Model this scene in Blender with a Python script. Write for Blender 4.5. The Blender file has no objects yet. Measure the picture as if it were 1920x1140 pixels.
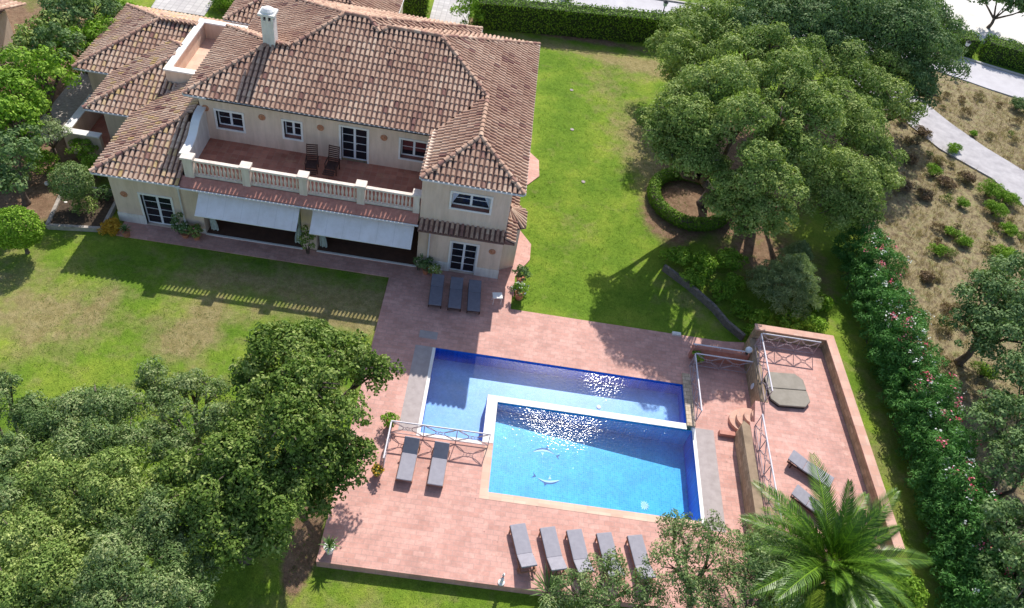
import bpy, math, random
import numpy as np
from mathutils import Matrix, Vector
random.seed(7); rng = np.random.default_rng(11)
PI = math.pi
scn = bpy.context.scene
col = scn.collection

# ------------------------------------------------------------------ camera (measured from the photo's vanishing points)
RM = np.array([[0.9869389414653573, 0.07287239641429992, 0.1436702462588449],
               [-0.1510762858482617, 0.7282846270660697, 0.6684141364704447],
               [0.05592389179531701, 0.6813891075003129, -0.7297817499132139]])
FPX = 1448.8887548195; CAMH = 28.0
cd = bpy.data.cameras.new('camera'); cam = bpy.data.objects.new('camera', cd); col.objects.link(cam)
cd.sensor_width = 36.0; cd.lens = FPX / 1920 * 36.0; cd.clip_start = 0.5; cd.clip_end = 3000
m = Matrix(((RM[0][0], RM[1][0], -RM[2][0], 0), (RM[0][1], RM[1][1], -RM[2][1], 0), (RM[0][2], RM[1][2], -RM[2][2], CAMH), (0, 0, 0, 1)))
cam.matrix_world = m
scn.camera = cam

def G(px, py, z=0.0):
    """survey helper: where the sight line of a photo point meets the height z"""
    d = RM.T @ np.array([(px - 960) / FPX, -(py - 570) / FPX, 1.0])
    t = (z - CAMH) / d[2]
    return np.array([t * d[0], t * d[1], z])

# ------------------------------------------------------------------ light
SUN = Vector((0.18, 1.01, 1.0)).normalized()
sl = bpy.data.lights.new('sun', 'SUN'); so = bpy.data.objects.new('sun', sl); col.objects.link(so)
sl.energy = 4.8; sl.angle = math.radians(0.53); sl.color = (1.0, 0.95, 0.87)
so.rotation_euler = (-SUN).to_track_quat('-Z', 'Y').to_euler(); so.location = (0, 0, 60)
w = bpy.data.worlds.new('World'); scn.world = w; w.use_nodes = True
nt = w.node_tree; nt.nodes.clear()
sky = nt.nodes.new('ShaderNodeTexSky'); sky.sky_type = 'NISHITA'; sky.sun_disc = False
sky.sun_elevation = math.asin(SUN.z); sky.sun_rotation = math.atan2(SUN.x, SUN.y)
sky.air_density = 1.0; sky.dust_density = 1.2; sky.ozone_density = 1.0
bg = nt.nodes.new('ShaderNodeBackground'); bg.inputs[1].default_value = 0.15
out = nt.nodes.new('ShaderNodeOutputWorld')
nt.links.new(sky.outputs[0], bg.inputs[0]); nt.links.new(bg.outputs[0], out.inputs[0])
scn.view_settings.view_transform = 'Standard'; scn.view_settings.look = 'None'
scn.view_settings.exposure = 0.29; scn.view_settings.gamma = 1.0
scn.cycles.max_bounces = 8; scn.cycles.transparent_max_bounces = 12
scn.cycles.caustics_reflective = False; scn.cycles.caustics_refractive = False
scn.cycles.sample_clamp_indirect = 6

# ------------------------------------------------------------------ materials
def newmat(name):
    mt = bpy.data.materials.new(name); mt.use_nodes = True
    n = mt.node_tree.nodes; b = n['Principled BSDF']
    return mt, mt.node_tree, b
def N(t, kind, **kw):
    n = t.nodes.new(kind)
    for k, v in kw.items(): setattr(n, k, v)
    return n
def ramp(t, stops, interp='LINEAR'):
    r = t.nodes.new('ShaderNodeValToRGB'); r.color_ramp.interpolation = interp
    e = r.color_ramp.elements
    while len(e) < len(stops): e.new(0.5)
    for i, (p, c) in enumerate(stops):
        e[i].position = p; e[i].color = (*c, 1) if len(c) == 3 else c
    return r
def noise(t, scale, detail=4, rough=0.6, vec=None):
    n = t.nodes.new('ShaderNodeTexNoise'); n.inputs['Scale'].default_value = scale
    n.inputs['Detail'].default_value = detail; n.inputs['Roughness'].default_value = rough
    if vec is not None: t.links.new(vec, n.inputs['Vector'])
    return n
def objco(t):
    return t.nodes.new('ShaderNodeTexCoord').outputs['Object']
def wpos(t):
    return t.nodes.new('ShaderNodeNewGeometry').outputs['Position']
def mixc(t, fac, a, b, blend='MIX'):
    mx = t.nodes.new('ShaderNodeMix'); mx.data_type = 'RGBA'; mx.blend_type = blend
    for sock, v in ((mx.inputs[0], fac), (mx.inputs[6], a), (mx.inputs[7], b)):
        if hasattr(v, 'is_output') or isinstance(v, bpy.types.NodeSocket): t.links.new(v, sock)
        elif isinstance(v, (int, float)): sock.default_value = v
        else: sock.default_value = (*v, 1)
    return mx.outputs[2]
def mth(t, op, a, b=None):
    x = t.nodes.new('ShaderNodeMath'); x.operation = op
    for i, v in enumerate((a, b)):
        if v is None: continue
        if isinstance(v, (int, float)): x.inputs[i].default_value = v
        else: t.links.new(v, x.inputs[i])
    return x.outputs[0]
def bump(t, b, h, strength=0.3, dist=0.02):
    bp = t.nodes.new('ShaderNodeBump'); bp.inputs['Strength'].default_value = strength; bp.inputs['Distance'].default_value = dist
    t.links.new(h, bp.inputs['Height']); t.links.new(bp.outputs[0], b.inputs['Normal'])
def streaks(mt, lo=.86, z=.35, xy=3.0):
    t = mt.node_tree; b = t.nodes['Principled BSDF']; lk = b.inputs['Base Color'].links[0].from_socket
    mp = t.nodes.new('ShaderNodeMapping'); mp.inputs['Scale'].default_value = (xy, xy, z); t.links.new(wpos(t), mp.inputs[0])
    n = noise(t, 1.0, 5, .7, vec=mp.outputs[0]); r = ramp(t, [(.35, (lo, lo * .985, lo * .96)), (.6, (1.03, 1.03, 1.03))]); t.links.new(n.outputs[0], r.inputs[0])
    t.links.new(mixc(t, 1.0, lk, r.outputs[0], 'MULTIPLY'), b.inputs['Base Color'])
def seams(mt, every=.8):
    t = mt.node_tree; b = t.nodes['Principled BSDF']; lk = b.inputs['Base Color'].links[0].from_socket
    sx = t.nodes.new('ShaderNodeSeparateXYZ'); t.links.new(wpos(t), sx.inputs[0]); f = mth(t, 'FRACT', mth(t, 'DIVIDE', sx.outputs[0], every))
    r = ramp(t, [(0.0, (.80, .80, .80)), (.035, (1, 1, 1))]); t.links.new(f, r.inputs[0]); t.links.new(mixc(t, 1.0, lk, r.outputs[0], 'MULTIPLY'), b.inputs['Base Color'])
def pmat(name, c1, c2, scale=3.0, rough=0.8, bmp=0.2, metallic=0.0, detail=5, spec=0.3, bscale=None):
    mt, t, b = newmat(name); co = objco(t)
    n = noise(t, scale, detail, vec=co)
    r = ramp(t, [(0.3, c1), (0.7, c2)]); t.links.new(n.outputs[0], r.inputs[0]); t.links.new(r.outputs[0], b.inputs['Base Color'])
    b.inputs['Roughness'].default_value = rough; b.inputs['Metallic'].default_value = metallic
    b.inputs['Specular IOR Level'].default_value = spec
    if bmp: bump(t, b, noise(t, bscale or scale * 8, 3, vec=co).outputs[0], bmp)
    return mt
M = {}
M['wall'] = pmat('render_wall', (0.70, 0.54, 0.43), (0.78, 0.62, 0.51), 1.2, 0.9, 0.25, bscale=25)
M['white'] = pmat('white_paint', (0.74, 0.71, 0.68), (0.84, 0.82, 0.80), 2.0, 0.7, 0.15)
M['whitewall'] = pmat('white_limewash', (0.72, 0.68, 0.64), (0.84, 0.81, 0.78), 1.3, 0.85, 0.25)
M['cream'] = pmat('cream_stone', (0.70, 0.60, 0.53), (0.78, 0.69, 0.62), 2.0, 0.8, 0.2)
M['frame'] = pmat('window_paint', (0.72, 0.73, 0.78), (0.80, 0.81, 0.85), 3, 0.4, 0.05)
M['sill'] = pmat('terracotta_sill', (0.22, 0.085, 0.07), (0.30, 0.13, 0.10), 5, 0.6, 0.2)
M['ledge'] = pmat('terracotta_ledge', (0.42, 0.17, 0.13), (0.55, 0.26, 0.20), 6, 0.7, 0.3)
M['orn'] = pmat('terracotta_ornament', (0.42, 0.18, 0.10), (0.60, 0.30, 0.18), 14, 0.8, 0.5)
M['awning'] = pmat('awning_canvas', (0.76, 0.71, 0.72), (0.84, 0.79, 0.80), 1.0, 0.85, 0.1, bscale=60)
M['curtain'] = pmat('curtain_cloth', (0.42, 0.50, 0.46), (0.60, 0.66, 0.62), 4, 0.9, 0.2)
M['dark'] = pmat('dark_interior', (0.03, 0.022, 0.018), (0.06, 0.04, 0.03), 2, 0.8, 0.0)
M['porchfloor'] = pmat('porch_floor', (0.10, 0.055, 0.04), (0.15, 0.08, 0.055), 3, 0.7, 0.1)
M['gutter'] = pmat('gutter_metal', (0.62, 0.60, 0.60), (0.72, 0.70, 0.70), 4, 0.4, 0.0)
M['cushion'] = pmat('grey_cushion', (0.155, 0.150, 0.185), (0.20, 0.195, 0.235), 5, 0.9, 0.25, bscale=90)
M['cushion2'] = pmat('lounger_canvas', (0.27, 0.26, 0.30), (0.33, 0.318, 0.36), 5, 0.9, 0.25, bscale=90)
M['teak'] = pmat('teak_wood', (0.28, 0.13, 0.08), (0.42, 0.22, 0.13), 8, 0.6, 0.3)
M['darkwood'] = pmat('dark_wood', (0.055, 0.025, 0.022), (0.09, 0.045, 0.035), 8, 0.6, 0.3)
M['railpaint'] = pmat('rail_paint', (0.62, 0.58, 0.62), (0.74, 0.70, 0.74), 5, 0.45, 0.1)
M['iron'] = pmat('weathered_iron', (0.34, 0.26, 0.28), (0.50, 0.42, 0.44), 9, 0.55, 0.2, metallic=0.2)
M['blackiron'] = pmat('black_iron', (0.02, 0.02, 0.022), (0.04, 0.04, 0.04), 9, 0.5, 0.1)
M['globe'] = pmat('white_globe', (0.62, 0.66, 0.72), (0.70, 0.74, 0.80), 2, 0.25, 0.0)
M['spa'] = pmat('spa_cover_vinyl', (0.20, 0.175, 0.14), (0.27, 0.24, 0.20), 3, 0.6, 0.15)
M['terracotta'] = pmat('terracotta_pot', (0.40, 0.15, 0.08), (0.55, 0.24, 0.14), 5, 0.75, 0.2)
M['soil'] = pmat('soil', (0.05, 0.035, 0.025), (0.11, 0.075, 0.05), 8, 0.95, 0.6)
M['bark'] = pmat('bark', (0.07, 0.05, 0.04), (0.20, 0.155, 0.125), 5, 0.9, 0.9)
M['palmbark'] = pmat('palm_bark', (0.10, 0.06, 0.035), (0.26, 0.17, 0.10), 9, 0.9, 0.9)
M['slat'] = pmat('grey_grating', (0.34, 0.29, 0.28), (0.44, 0.38, 0.37), 3, 0.8, 0.3)
M['edging'] = pmat('stone_edging', (0.30, 0.26, 0.23), (0.48, 0.43, 0.38), 6, 0.85, 0.5)
M['darkstone'] = pmat('dark_stone', (0.10, 0.085, 0.08), (0.22, 0.19, 0.17), 6, 0.85, 0.6)
M['asphalt'] = pmat('pale_asphalt', (0.44, 0.42, 0.44), (0.54, 0.52, 0.54), 0.8, 0.9, 0.3, bscale=40)
M['gravelpath'] = pmat('pale_track', (0.34, 0.32, 0.335), (0.50, 0.475, 0.485), 1.3, 0.95, 0.5, bscale=20)
M['plaza'] = pmat('pale_concrete', (0.58, 0.55, 0.52), (0.70, 0.67, 0.64), 0.5, 0.9, 0.3, bscale=30)
M['kerb'] = pmat('kerb_stone', (0.40, 0.37, 0.35), (0.52, 0.49, 0.46), 4, 0.85, 0.3)

streaks(M['wall']); streaks(M['whitewall'], .84); streaks(M['cream'], .84, .6, 5); streaks(M['awning'], .93, .3, 2); seams(M['awning'])
# glass: dark panes that mirror the sky a little
mt, t, b = newmat('window_glass'); b.inputs['Base Color'].default_value = (0.012, 0.014, 0.022, 1); b.inputs['Roughness'].default_value = 0.08
n = noise(t, 1.5, 2, vec=objco(t)); bump(t, b, n.outputs[0], 0.04); M['glass'] = mt
M['redcurtain'] = pmat('red_curtain', (0.10, 0.02, 0.025), (0.15, 0.035, 0.04), 6, 0.7, 0.1)
M['bluecurtain'] = pmat('blue_curtain', (0.42, 0.48, 0.62), (0.60, 0.66, 0.78), 6, 0.9, 0.1)

# brick/tile pattern material for paving, stone walls, mosaic
def tilemat(name, c1, c2, cm, bw, bh, mortar, rough=0.8, var=0.5, nscale=0.6, stain=None, bmp=0.4, offset=0.5, vec='xy', spec=0.3):
    mt, t, b = newmat(name); p = wpos(t)
    if vec == 'xy': v = p
    else:
        s = N(t, 'ShaderNodeSeparateXYZ'); t.links.new(p, s.inputs[0]); c = N(t, 'ShaderNodeCombineXYZ')
        t.links.new(mth(t, 'ADD', s.outputs[0], s.outputs[1]), c.inputs[0]); t.links.new(s.outputs[2], c.inputs[1]); v = c.outputs[0]
    br = t.nodes.new('ShaderNodeTexBrick'); t.links.new(v, br.inputs['Vector'])
    br.inputs['Color1'].default_value = (*c1, 1); br.inputs['Color2'].default_value = (*c2, 1); br.inputs['Mortar'].default_value = (*cm, 1)
    br.inputs['Scale'].default_value = 1.0; br.inputs['Mortar Size'].default_value = mortar; br.inputs['Mortar Smooth'].default_value = 0.3
    br.inputs['Brick Width'].default_value = bw; br.inputs['Row Height'].default_value = bh; br.offset = offset
    n = noise(t, nscale, 6, 0.65, vec=p)
    r = ramp(t, [(0.3, (1 - var * 0.5,) * 3), (0.7, (1 + var * 0.35,) * 3)]); t.links.new(n.outputs[0], r.inputs[0])
    c = mixc(t, 1.0, br.outputs[0], r.outputs[0], 'MULTIPLY')
    if stain:
        n2 = noise(t, 1.7, 7, 0.7, vec=p); r2 = ramp(t, [(0.56, (0, 0, 0)), (0.72, (1, 1, 1))]); t.links.new(n2.outputs[0], r2.inputs[0])
        c = mixc(t, r2.outputs[0], c, stain)
    if name == 'terracotta_paving':
        vo = t.nodes.new('ShaderNodeTexVoronoi'); vo.inputs['Scale'].default_value = 1.7; t.links.new(p, vo.inputs['Vector'])
        sp_ = ramp(t, [(0.035, (.45, .42, .42)), (0.07, (1, 1, 1))]); t.links.new(vo.outputs['Distance'], sp_.inputs[0]); c = mixc(t, .75, c, sp_.outputs[0], 'MULTIPLY')
        n3 = noise(t, 5.0, 6, 0.75, vec=p); r3 = ramp(t, [(0.35, (.86, .85, .85)), (0.65, (1.08, 1.07, 1.06))]); t.links.new(n3.outputs[0], r3.inputs[0]); c = mixc(t, 1.0, c, r3.outputs[0], 'MULTIPLY')
    t.links.new(c, b.inputs['Base Color']); b.inputs['Roughness'].default_value = rough; b.inputs['Specular IOR Level'].default_value = spec
    bump(t, b, br.outputs[1], -bmp, 0.01)
    return mt
M['deck'] = tilemat('terracotta_paving', (0.545, 0.29, 0.24), (0.635, 0.36, 0.305), (0.48, 0.30, 0.26), 0.42, 0.21, 0.014, 0.75, 0.42, 0.7, (0.68, 0.42, 0.35))
M['balconyfloor'] = tilemat('balcony_tiles', (0.42, 0.155, 0.105), (0.53, 0.23, 0.155), (0.44, 0.23, 0.17), 0.32, 0.32, 0.012, 0.7, 0.6, 0.9, (0.5, 0.28, 0.17), offset=0.0)
M['coping'] = tilemat('coping_tiles', (0.66, 0.40, 0.30), (0.74, 0.50, 0.38), (0.6, 0.42, 0.34), 0.5, 0.36, 0.012, 0.7, 0.3, 0.8, offset=0.0)
M['stonewall'] = tilemat('stone_wall', (0.36, 0.25, 0.15), (0.50, 0.37, 0.24), (0.30, 0.22, 0.15), 0.42, 0.2, 0.02, 0.9, 0.6, 2.5, vec='xz', bmp=0.9)
M['stonetop'] = tilemat('stone_top', (0.52, 0.40, 0.28), (0.64, 0.50, 0.38), (0.36, 0.28, 0.2), 0.35, 0.22, 0.02, 0.9, 0.6, 2.5, bmp=0.8)
M['copepink'] = tilemat('wall_coping', (0.56, 0.32, 0.24), (0.64, 0.40, 0.31), (0.5, 0.34, 0.28), 0.4, 0.5, 0.012, 0.8, 0.3, 1.5)
M['paverdrive'] = tilemat('drive_pavers', (0.46, 0.43, 0.42), (0.56, 0.53, 0.51), (0.36, 0.34, 0.33), 0.4, 0.4, 0.02, 0.9, 0.3, 1.0, offset=0.0)
def mosaic(name, c1, c2, cm):
    return tilemat(name, c1, c2, cm, 0.10, 0.10, 0.006, 0.4, 0.35, 1.2, offset=0.0, bmp=0.1)
M['mosU'] = mosaic('mosaic_upper', (0.15, 0.43, 0.86), (0.21, 0.50, 0.93), (0.18, 0.46, 0.89))
M['mosL'] = mosaic('mosaic_lower', (0.02, 0.40, 0.82), (0.05, 0.52, 0.90), (0.10, 0.54, 0.86))
M['mosW'] = mosaic('mosaic_wall', (0.01, 0.15, 0.66), (0.02, 0.21, 0.78), (0.02, 0.18, 0.72))
M['mosdark'] = pmat('mosaic_dolphin_back', (0.02, 0.10, 0.35), (0.04, 0.16, 0.45), 20, 0.5, 0)
M['moslight'] = pmat('mosaic_dolphin_belly', (0.45, 0.75, 0.85), (0.6, 0.85, 0.9), 20, 0.5, 0)

def watermat(name, strength, scale, tint, dist, glint_spot=None, jr=2.0, base=.3):
    mt = bpy.data.materials.new(name); mt.use_nodes = True; t = mt.node_tree; t.nodes.clear()
    o = N(t, 'ShaderNodeOutputMaterial'); mx = N(t, 'ShaderNodeMixShader')
    tr = N(t, 'ShaderNodeBsdfTransparent'); tr.inputs[0].default_value = (*tint, 1)
    gl = N(t, 'ShaderNodeBsdfGlossy'); gl.inputs['Roughness'].default_value = 0.12; gl.inputs[0].default_value = (1, 1, 1, 1)
    fr = N(t, 'ShaderNodeFresnel'); fr.inputs[0].default_value = 1.33
    bp = N(t, 'ShaderNodeBump'); bp.inputs['Strength'].default_value = strength; bp.inputs['Distance'].default_value = dist
    p = wpos(t); n1 = noise(t, scale, 1.0, 0.45, vec=p); n1.inputs['Distortion'].default_value = 0.6
    hgt_ = n1.outputs[0]
    if glint_spot:  # ripples strengthened round a chosen spot, added to gather sun glints there
        vm = N(t, 'ShaderNodeVectorMath', operation='DISTANCE'); t.links.new(p, vm.inputs[0]); vm.inputs[1].default_value = (*glint_spot, 0)
        q = N(t, 'ShaderNodeMapRange', interpolation_type='SMOOTHSTEP'); q.inputs[1].default_value = jr * .35; q.inputs[2].default_value = jr; q.inputs[3].default_value = 1.0; q.inputs[4].default_value = base
        t.links.new(vm.outputs['Value'], q.inputs[0]); hgt_ = mth(t, 'MULTIPLY', mth(t, 'SUBTRACT', n1.outputs[0], .5), q.outputs[0])
    t.links.new(hgt_, bp.inputs['Height'])
    t.links.new(bp.outputs[0], gl.inputs['Normal'])
    t.links.new(fr.outputs[0], mx.inputs[0]); t.links.new(tr.outputs[0], mx.inputs[1]); t.links.new(gl.outputs[0], mx.inputs[2])
    t.links.new(mx.outputs[0], o.inputs[0])
    return mt
M['waterU'] = watermat('water_calm', 1.0, 10.0, (0.94, 0.97, 0.99), 0.009, (6.9, 22.2), 1.5, .14)
M['waterL'] = watermat('water_rippled', 1.0, 12.0, (0.92, 0.97, 0.99), 0.019, (4.9, 19.9), 2.1, .26)

# roof tile: colour per tile stored on the mesh
mt, t, b = newmat('clay_roof_tile')
at = N(t, 'ShaderNodeAttribute', attribute_name='tint')
r = ramp(t, [(0.0, (0.15, 0.08, 0.07)), (0.2, (0.30, 0.16, 0.135)), (0.45, (0.45, 0.285, 0.21)), (0.7, (0.575, 0.405, 0.305)), (0.88, (0.66, 0.51, 0.39)), (1.0, (0.55, 0.39, 0.17))])
t.links.new(at.outputs['Fac'], r.inputs[0])
n = noise(t, 7, 5, 0.7, vec=wpos(t)); r2 = ramp(t, [(0.3, (0.72, 0.68, 0.66)), (0.62, (1.08, 1.06, 1.04))]); t.links.new(n.outputs[0], r2.inputs[0])
t.links.new(mixc(t, 1.0, r.outputs[0], r2.outputs[0], 'MULTIPLY'), b.inputs['Base Color']); b.inputs['Roughness'].default_value = 0.85
b.inputs['Specular IOR Level'].default_value = 0.2
bump(t, b, noise(t, 30, 3, vec=wpos(t)).outputs[0], 0.3); M['tile'] = mt
M['pan'] = pmat('clay_pan_tile', (0.13, 0.07, 0.065), (0.24, 0.14, 0.115), 5, 0.9, 0.5)

# leaves: tint attribute per leaf runs from the first colour to the last
def leafmat(name, c0, c1, c2, trans=0.2, rough=0.6, spec=0.12):
    mt = bpy.data.materials.new(name); mt.use_nodes = True; t = mt.node_tree; b = t.nodes['Principled BSDF']
    at = N(t, 'ShaderNodeAttribute', attribute_name='tint')
    r = ramp(t, [(0.0, c0), (0.5, c1), (1.0, c2)]); t.links.new(at.outputs['Fac'], r.inputs[0])
    t.links.new(r.outputs[0], b.inputs['Base Color']); b.inputs['Roughness'].default_value = rough; b.inputs['Specular IOR Level'].default_value = spec
    tl = N(t, 'ShaderNodeBsdfTranslucent'); t.links.new(mixc(t, 1.0, r.outputs[0], (1.1, 1.25, 0.6), 'MULTIPLY'), tl.inputs[0])
    mx = N(t, 'ShaderNodeMixShader'); mx.inputs[0].default_value = trans
    t.links.new(b.outputs[0], mx.inputs[1]); t.links.new(tl.outputs[0], mx.inputs[2]); t.links.new(mx.outputs[0], t.nodes['Material Output'].inputs[0])
    return mt
M['oak'] = leafmat('leaf_oak', (0.07, 0.125, 0.02), (0.15, 0.235, 0.045), (0.35, 0.41, 0.13))
M['oak2'] = leafmat('leaf_cork_oak', (0.10, 0.175, 0.035), (0.23, 0.32, 0.08), (0.46, 0.52, 0.18))
M['olive'] = leafmat('leaf_olive', (0.075, 0.135, 0.04), (0.165, 0.25, 0.085), (0.39, 0.44, 0.20))
M['darkleaf'] = leafmat('leaf_dark', (0.07, 0.135, 0.045), (0.14, 0.225, 0.08), (0.26, 0.35, 0.15))
M['bright'] = leafmat('leaf_bright', (0.10, 0.20, 0.02), (0.19, 0.34, 0.03), (0.34, 0.50, 0.07))
M['hedge'] = leafmat('leaf_hedge', (0.06, 0.12, 0.015), (0.13, 0.24, 0.025), (0.24, 0.37, 0.045))
M['oleander'] = leafmat('leaf_oleander', (0.045, 0.13, 0.03), (0.09, 0.235, 0.05), (0.17, 0.34, 0.10))
M['conifer'] = leafmat('leaf_conifer', (0.17, 0.23, 0.10), (0.29, 0.37, 0.17), (0.46, 0.53, 0.28))
M['palm'] = leafmat('leaf_palm', (0.035, 0.085, 0.012), (0.085, 0.18, 0.018), (0.25, 0.42, 0.035), 0.25, 0.4, 0.35)
M['yellow'] = leafmat('leaf_yellow', (0.45, 0.24, 0.02), (0.60, 0.33, 0.03), (0.70, 0.48, 0.08), 0.2)
M['redflower'] = leafmat('petal_pink', (0.55, 0.05, 0.10), (0.70, 0.12, 0.20), (0.80, 0.35, 0.42), 0.2)
M['whiteflower'] = leafmat('petal_white', (0.60, 0.62, 0.58), (0.72, 0.74, 0.70), (0.82, 0.82, 0.80), 0.2)
M['straw'] = leafmat('straw', (0.22, 0.16, 0.095), (0.35, 0.27, 0.15), (0.48, 0.40, 0.22), 0.2, 0.8, 0.1)

M['brown'] = leafmat('leaf_withered', (0.13, 0.085, 0.055), (0.22, 0.15, 0.10), (0.33, 0.24, 0.15), 0.2, .8)
# lawn / terrain
mt, t, b = newmat('lawn_ground'); p = wpos(t)
def attr(nm): return N(t, 'ShaderNodeAttribute', attribute_name=nm).outputs['Fac']
nA = noise(t, 0.35, 5, 0.6, vec=p); nB = noise(t, 2.2, 6, 0.7, vec=p); nC = noise(t, 18, 5, 0.75, vec=p); nD = noise(t, 0.9, 6, 0.65, vec=p)
g = ramp(t, [(0.3, (0.105, 0.20, 0.02)), (0.5, (0.16, 0.26, 0.028)), (0.68, (0.26, 0.335, 0.045))]); t.links.new(nA.outputs[0], g.inputs[0])
fine = ramp(t, [(0.25, (0.62, 0.62, 0.6)), (0.75, (1.3, 1.28, 1.2))]); t.links.new(nC.outputs[0], fine.inputs[0])
dryc = ramp(t, [(0.3, (0.24, 0.18, 0.085)), (0.7, (0.38, 0.30, 0.17))]); t.links.new(nB.outputs[0], dryc.inputs[0])
df = mth(t, 'ADD', attr('dry'), mth(t, 'MULTIPLY', mth(t, 'SUBTRACT', nD.outputs[0], 0.5), 1.7))
dr = ramp(t, [(0.22, (0, 0, 0)), (0.85, (1, 1, 1))]); t.links.new(df, dr.inputs[0])
c = mixc(t, mth(t, 'MULTIPLY', dr.outputs[0], 0.85), g.outputs[0], dryc.outputs[0])
soilc = ramp(t, [(0.3, (0.17, 0.10, 0.065)), (0.7, (0.31, 0.21, 0.14))]); t.links.new(nB.outputs[0], soilc.inputs[0])
sf = ramp(t, [(0.35, (0, 0, 0)), (0.65, (1, 1, 1))]); t.links.new(mth(t, 'ADD', attr('soil'), mth(t, 'MULTIPLY', mth(t, 'SUBTRACT', nD.outputs[0], 0.5), 0.8)), sf.inputs[0])
c = mixc(t, sf.outputs[0], c, soilc.outputs[0])
wildc = ramp(t, [(0.3, (0.14, 0.10, 0.07)), (0.42, (0.23, 0.18, 0.115)), (0.55, (0.34, 0.285, 0.17)), (0.7, (0.22, 0.24, 0.10))]); t.links.new(nB.outputs[0], wildc.inputs[0])
wf = ramp(t, [(0.4, (0, 0, 0)), (0.6, (1, 1, 1))]); t.links.new(mth(t, 'ADD', attr('wild'), mth(t, 'MULTIPLY', mth(t, 'SUBTRACT', nD.outputs[0], 0.5), 0.5)), wf.inputs[0])
c = mixc(t, wf.outputs[0], c, wildc.outputs[0])
nE = noise(t, 5.5, 5, 0.8, vec=p); mid = ramp(t, [(0.32, (0.74, 0.76, 0.74)), (0.68, (1.2, 1.18, 1.2))]); t.links.new(nE.outputs[0], mid.inputs[0])
c = mixc(t, 1.0, c, mid.outputs[0], 'MULTIPLY')
t.links.new(mixc(t, 1.0, c, fine.outputs[0], 'MULTIPLY'), b.inputs['Base Color'])
b.inputs['Roughness'].default_value = 0.95; b.inputs['Specular IOR Level'].default_value = 0.1
bump(t, b, mth(t, 'ADD', nC.outputs[0], nB.outputs[0]), 0.7, 0.08); M['lawn'] = mt

# ------------------------------------------------------------------ object helpers
def tag(o, label=None, cat=None, group=None, kind=None):
    if label: o['label'] = label
    if cat: o['category'] = cat
    if group: o['group'] = group
    if kind: o['kind'] = kind
    return o
def empty(name, loc=(0, 0, 0), rz=0.0, **kw):
    o = bpy.data.objects.new(name, None); col.objects.link(o); o.location = loc; o.rotation_euler = (0, 0, rz); o.empty_display_size = 0.3
    return tag(o, **kw)
def link(name, me, mats, parent=None, **kw):
    for mm in (mats if isinstance(mats, (list, tuple)) else [mats]): me.materials.append(mm)
    o = bpy.data.objects.new(name, me); col.objects.link(o)
    if parent is not None: o.parent = parent
    return tag(o, **kw)
def rawmesh(name, V, F, mi=None, tint=None, smooth=False):
    """V (n,3); F (m,k) array of equal polygons or a list of index tuples"""
    me = bpy.data.meshes.new(name)
    if isinstance(F, np.ndarray):
        k = F.shape[1]; me.vertices.add(len(V)); me.vertices.foreach_set('co', np.asarray(V, dtype=np.float32).ravel())
        me.loops.add(F.size); me.loops.foreach_set('vertex_index', F.astype(np.int32).ravel())
        me.polygons.add(len(F)); me.polygons.foreach_set('loop_start', np.arange(0, F.size, k, dtype=np.int32))
        me.polygons.foreach_set('loop_total', np.full(len(F), k, dtype=np.int32))
        me.update(calc_edges=True)
    else:
        me.from_pydata([tuple(v) for v in V], [], F)
    if mi is not None: me.polygons.foreach_set('material_index', np.asarray(mi, dtype=np.int32))
    if tint is not None:
        a = me.attributes.new('tint', 'FLOAT', 'FACE'); a.data.foreach_set('value', np.asarray(tint, dtype=np.float32))
    if smooth: me.polygons.foreach_set('use_smooth', np.ones(len(me.polygons), dtype=bool))
    me.update(); return me
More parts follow.
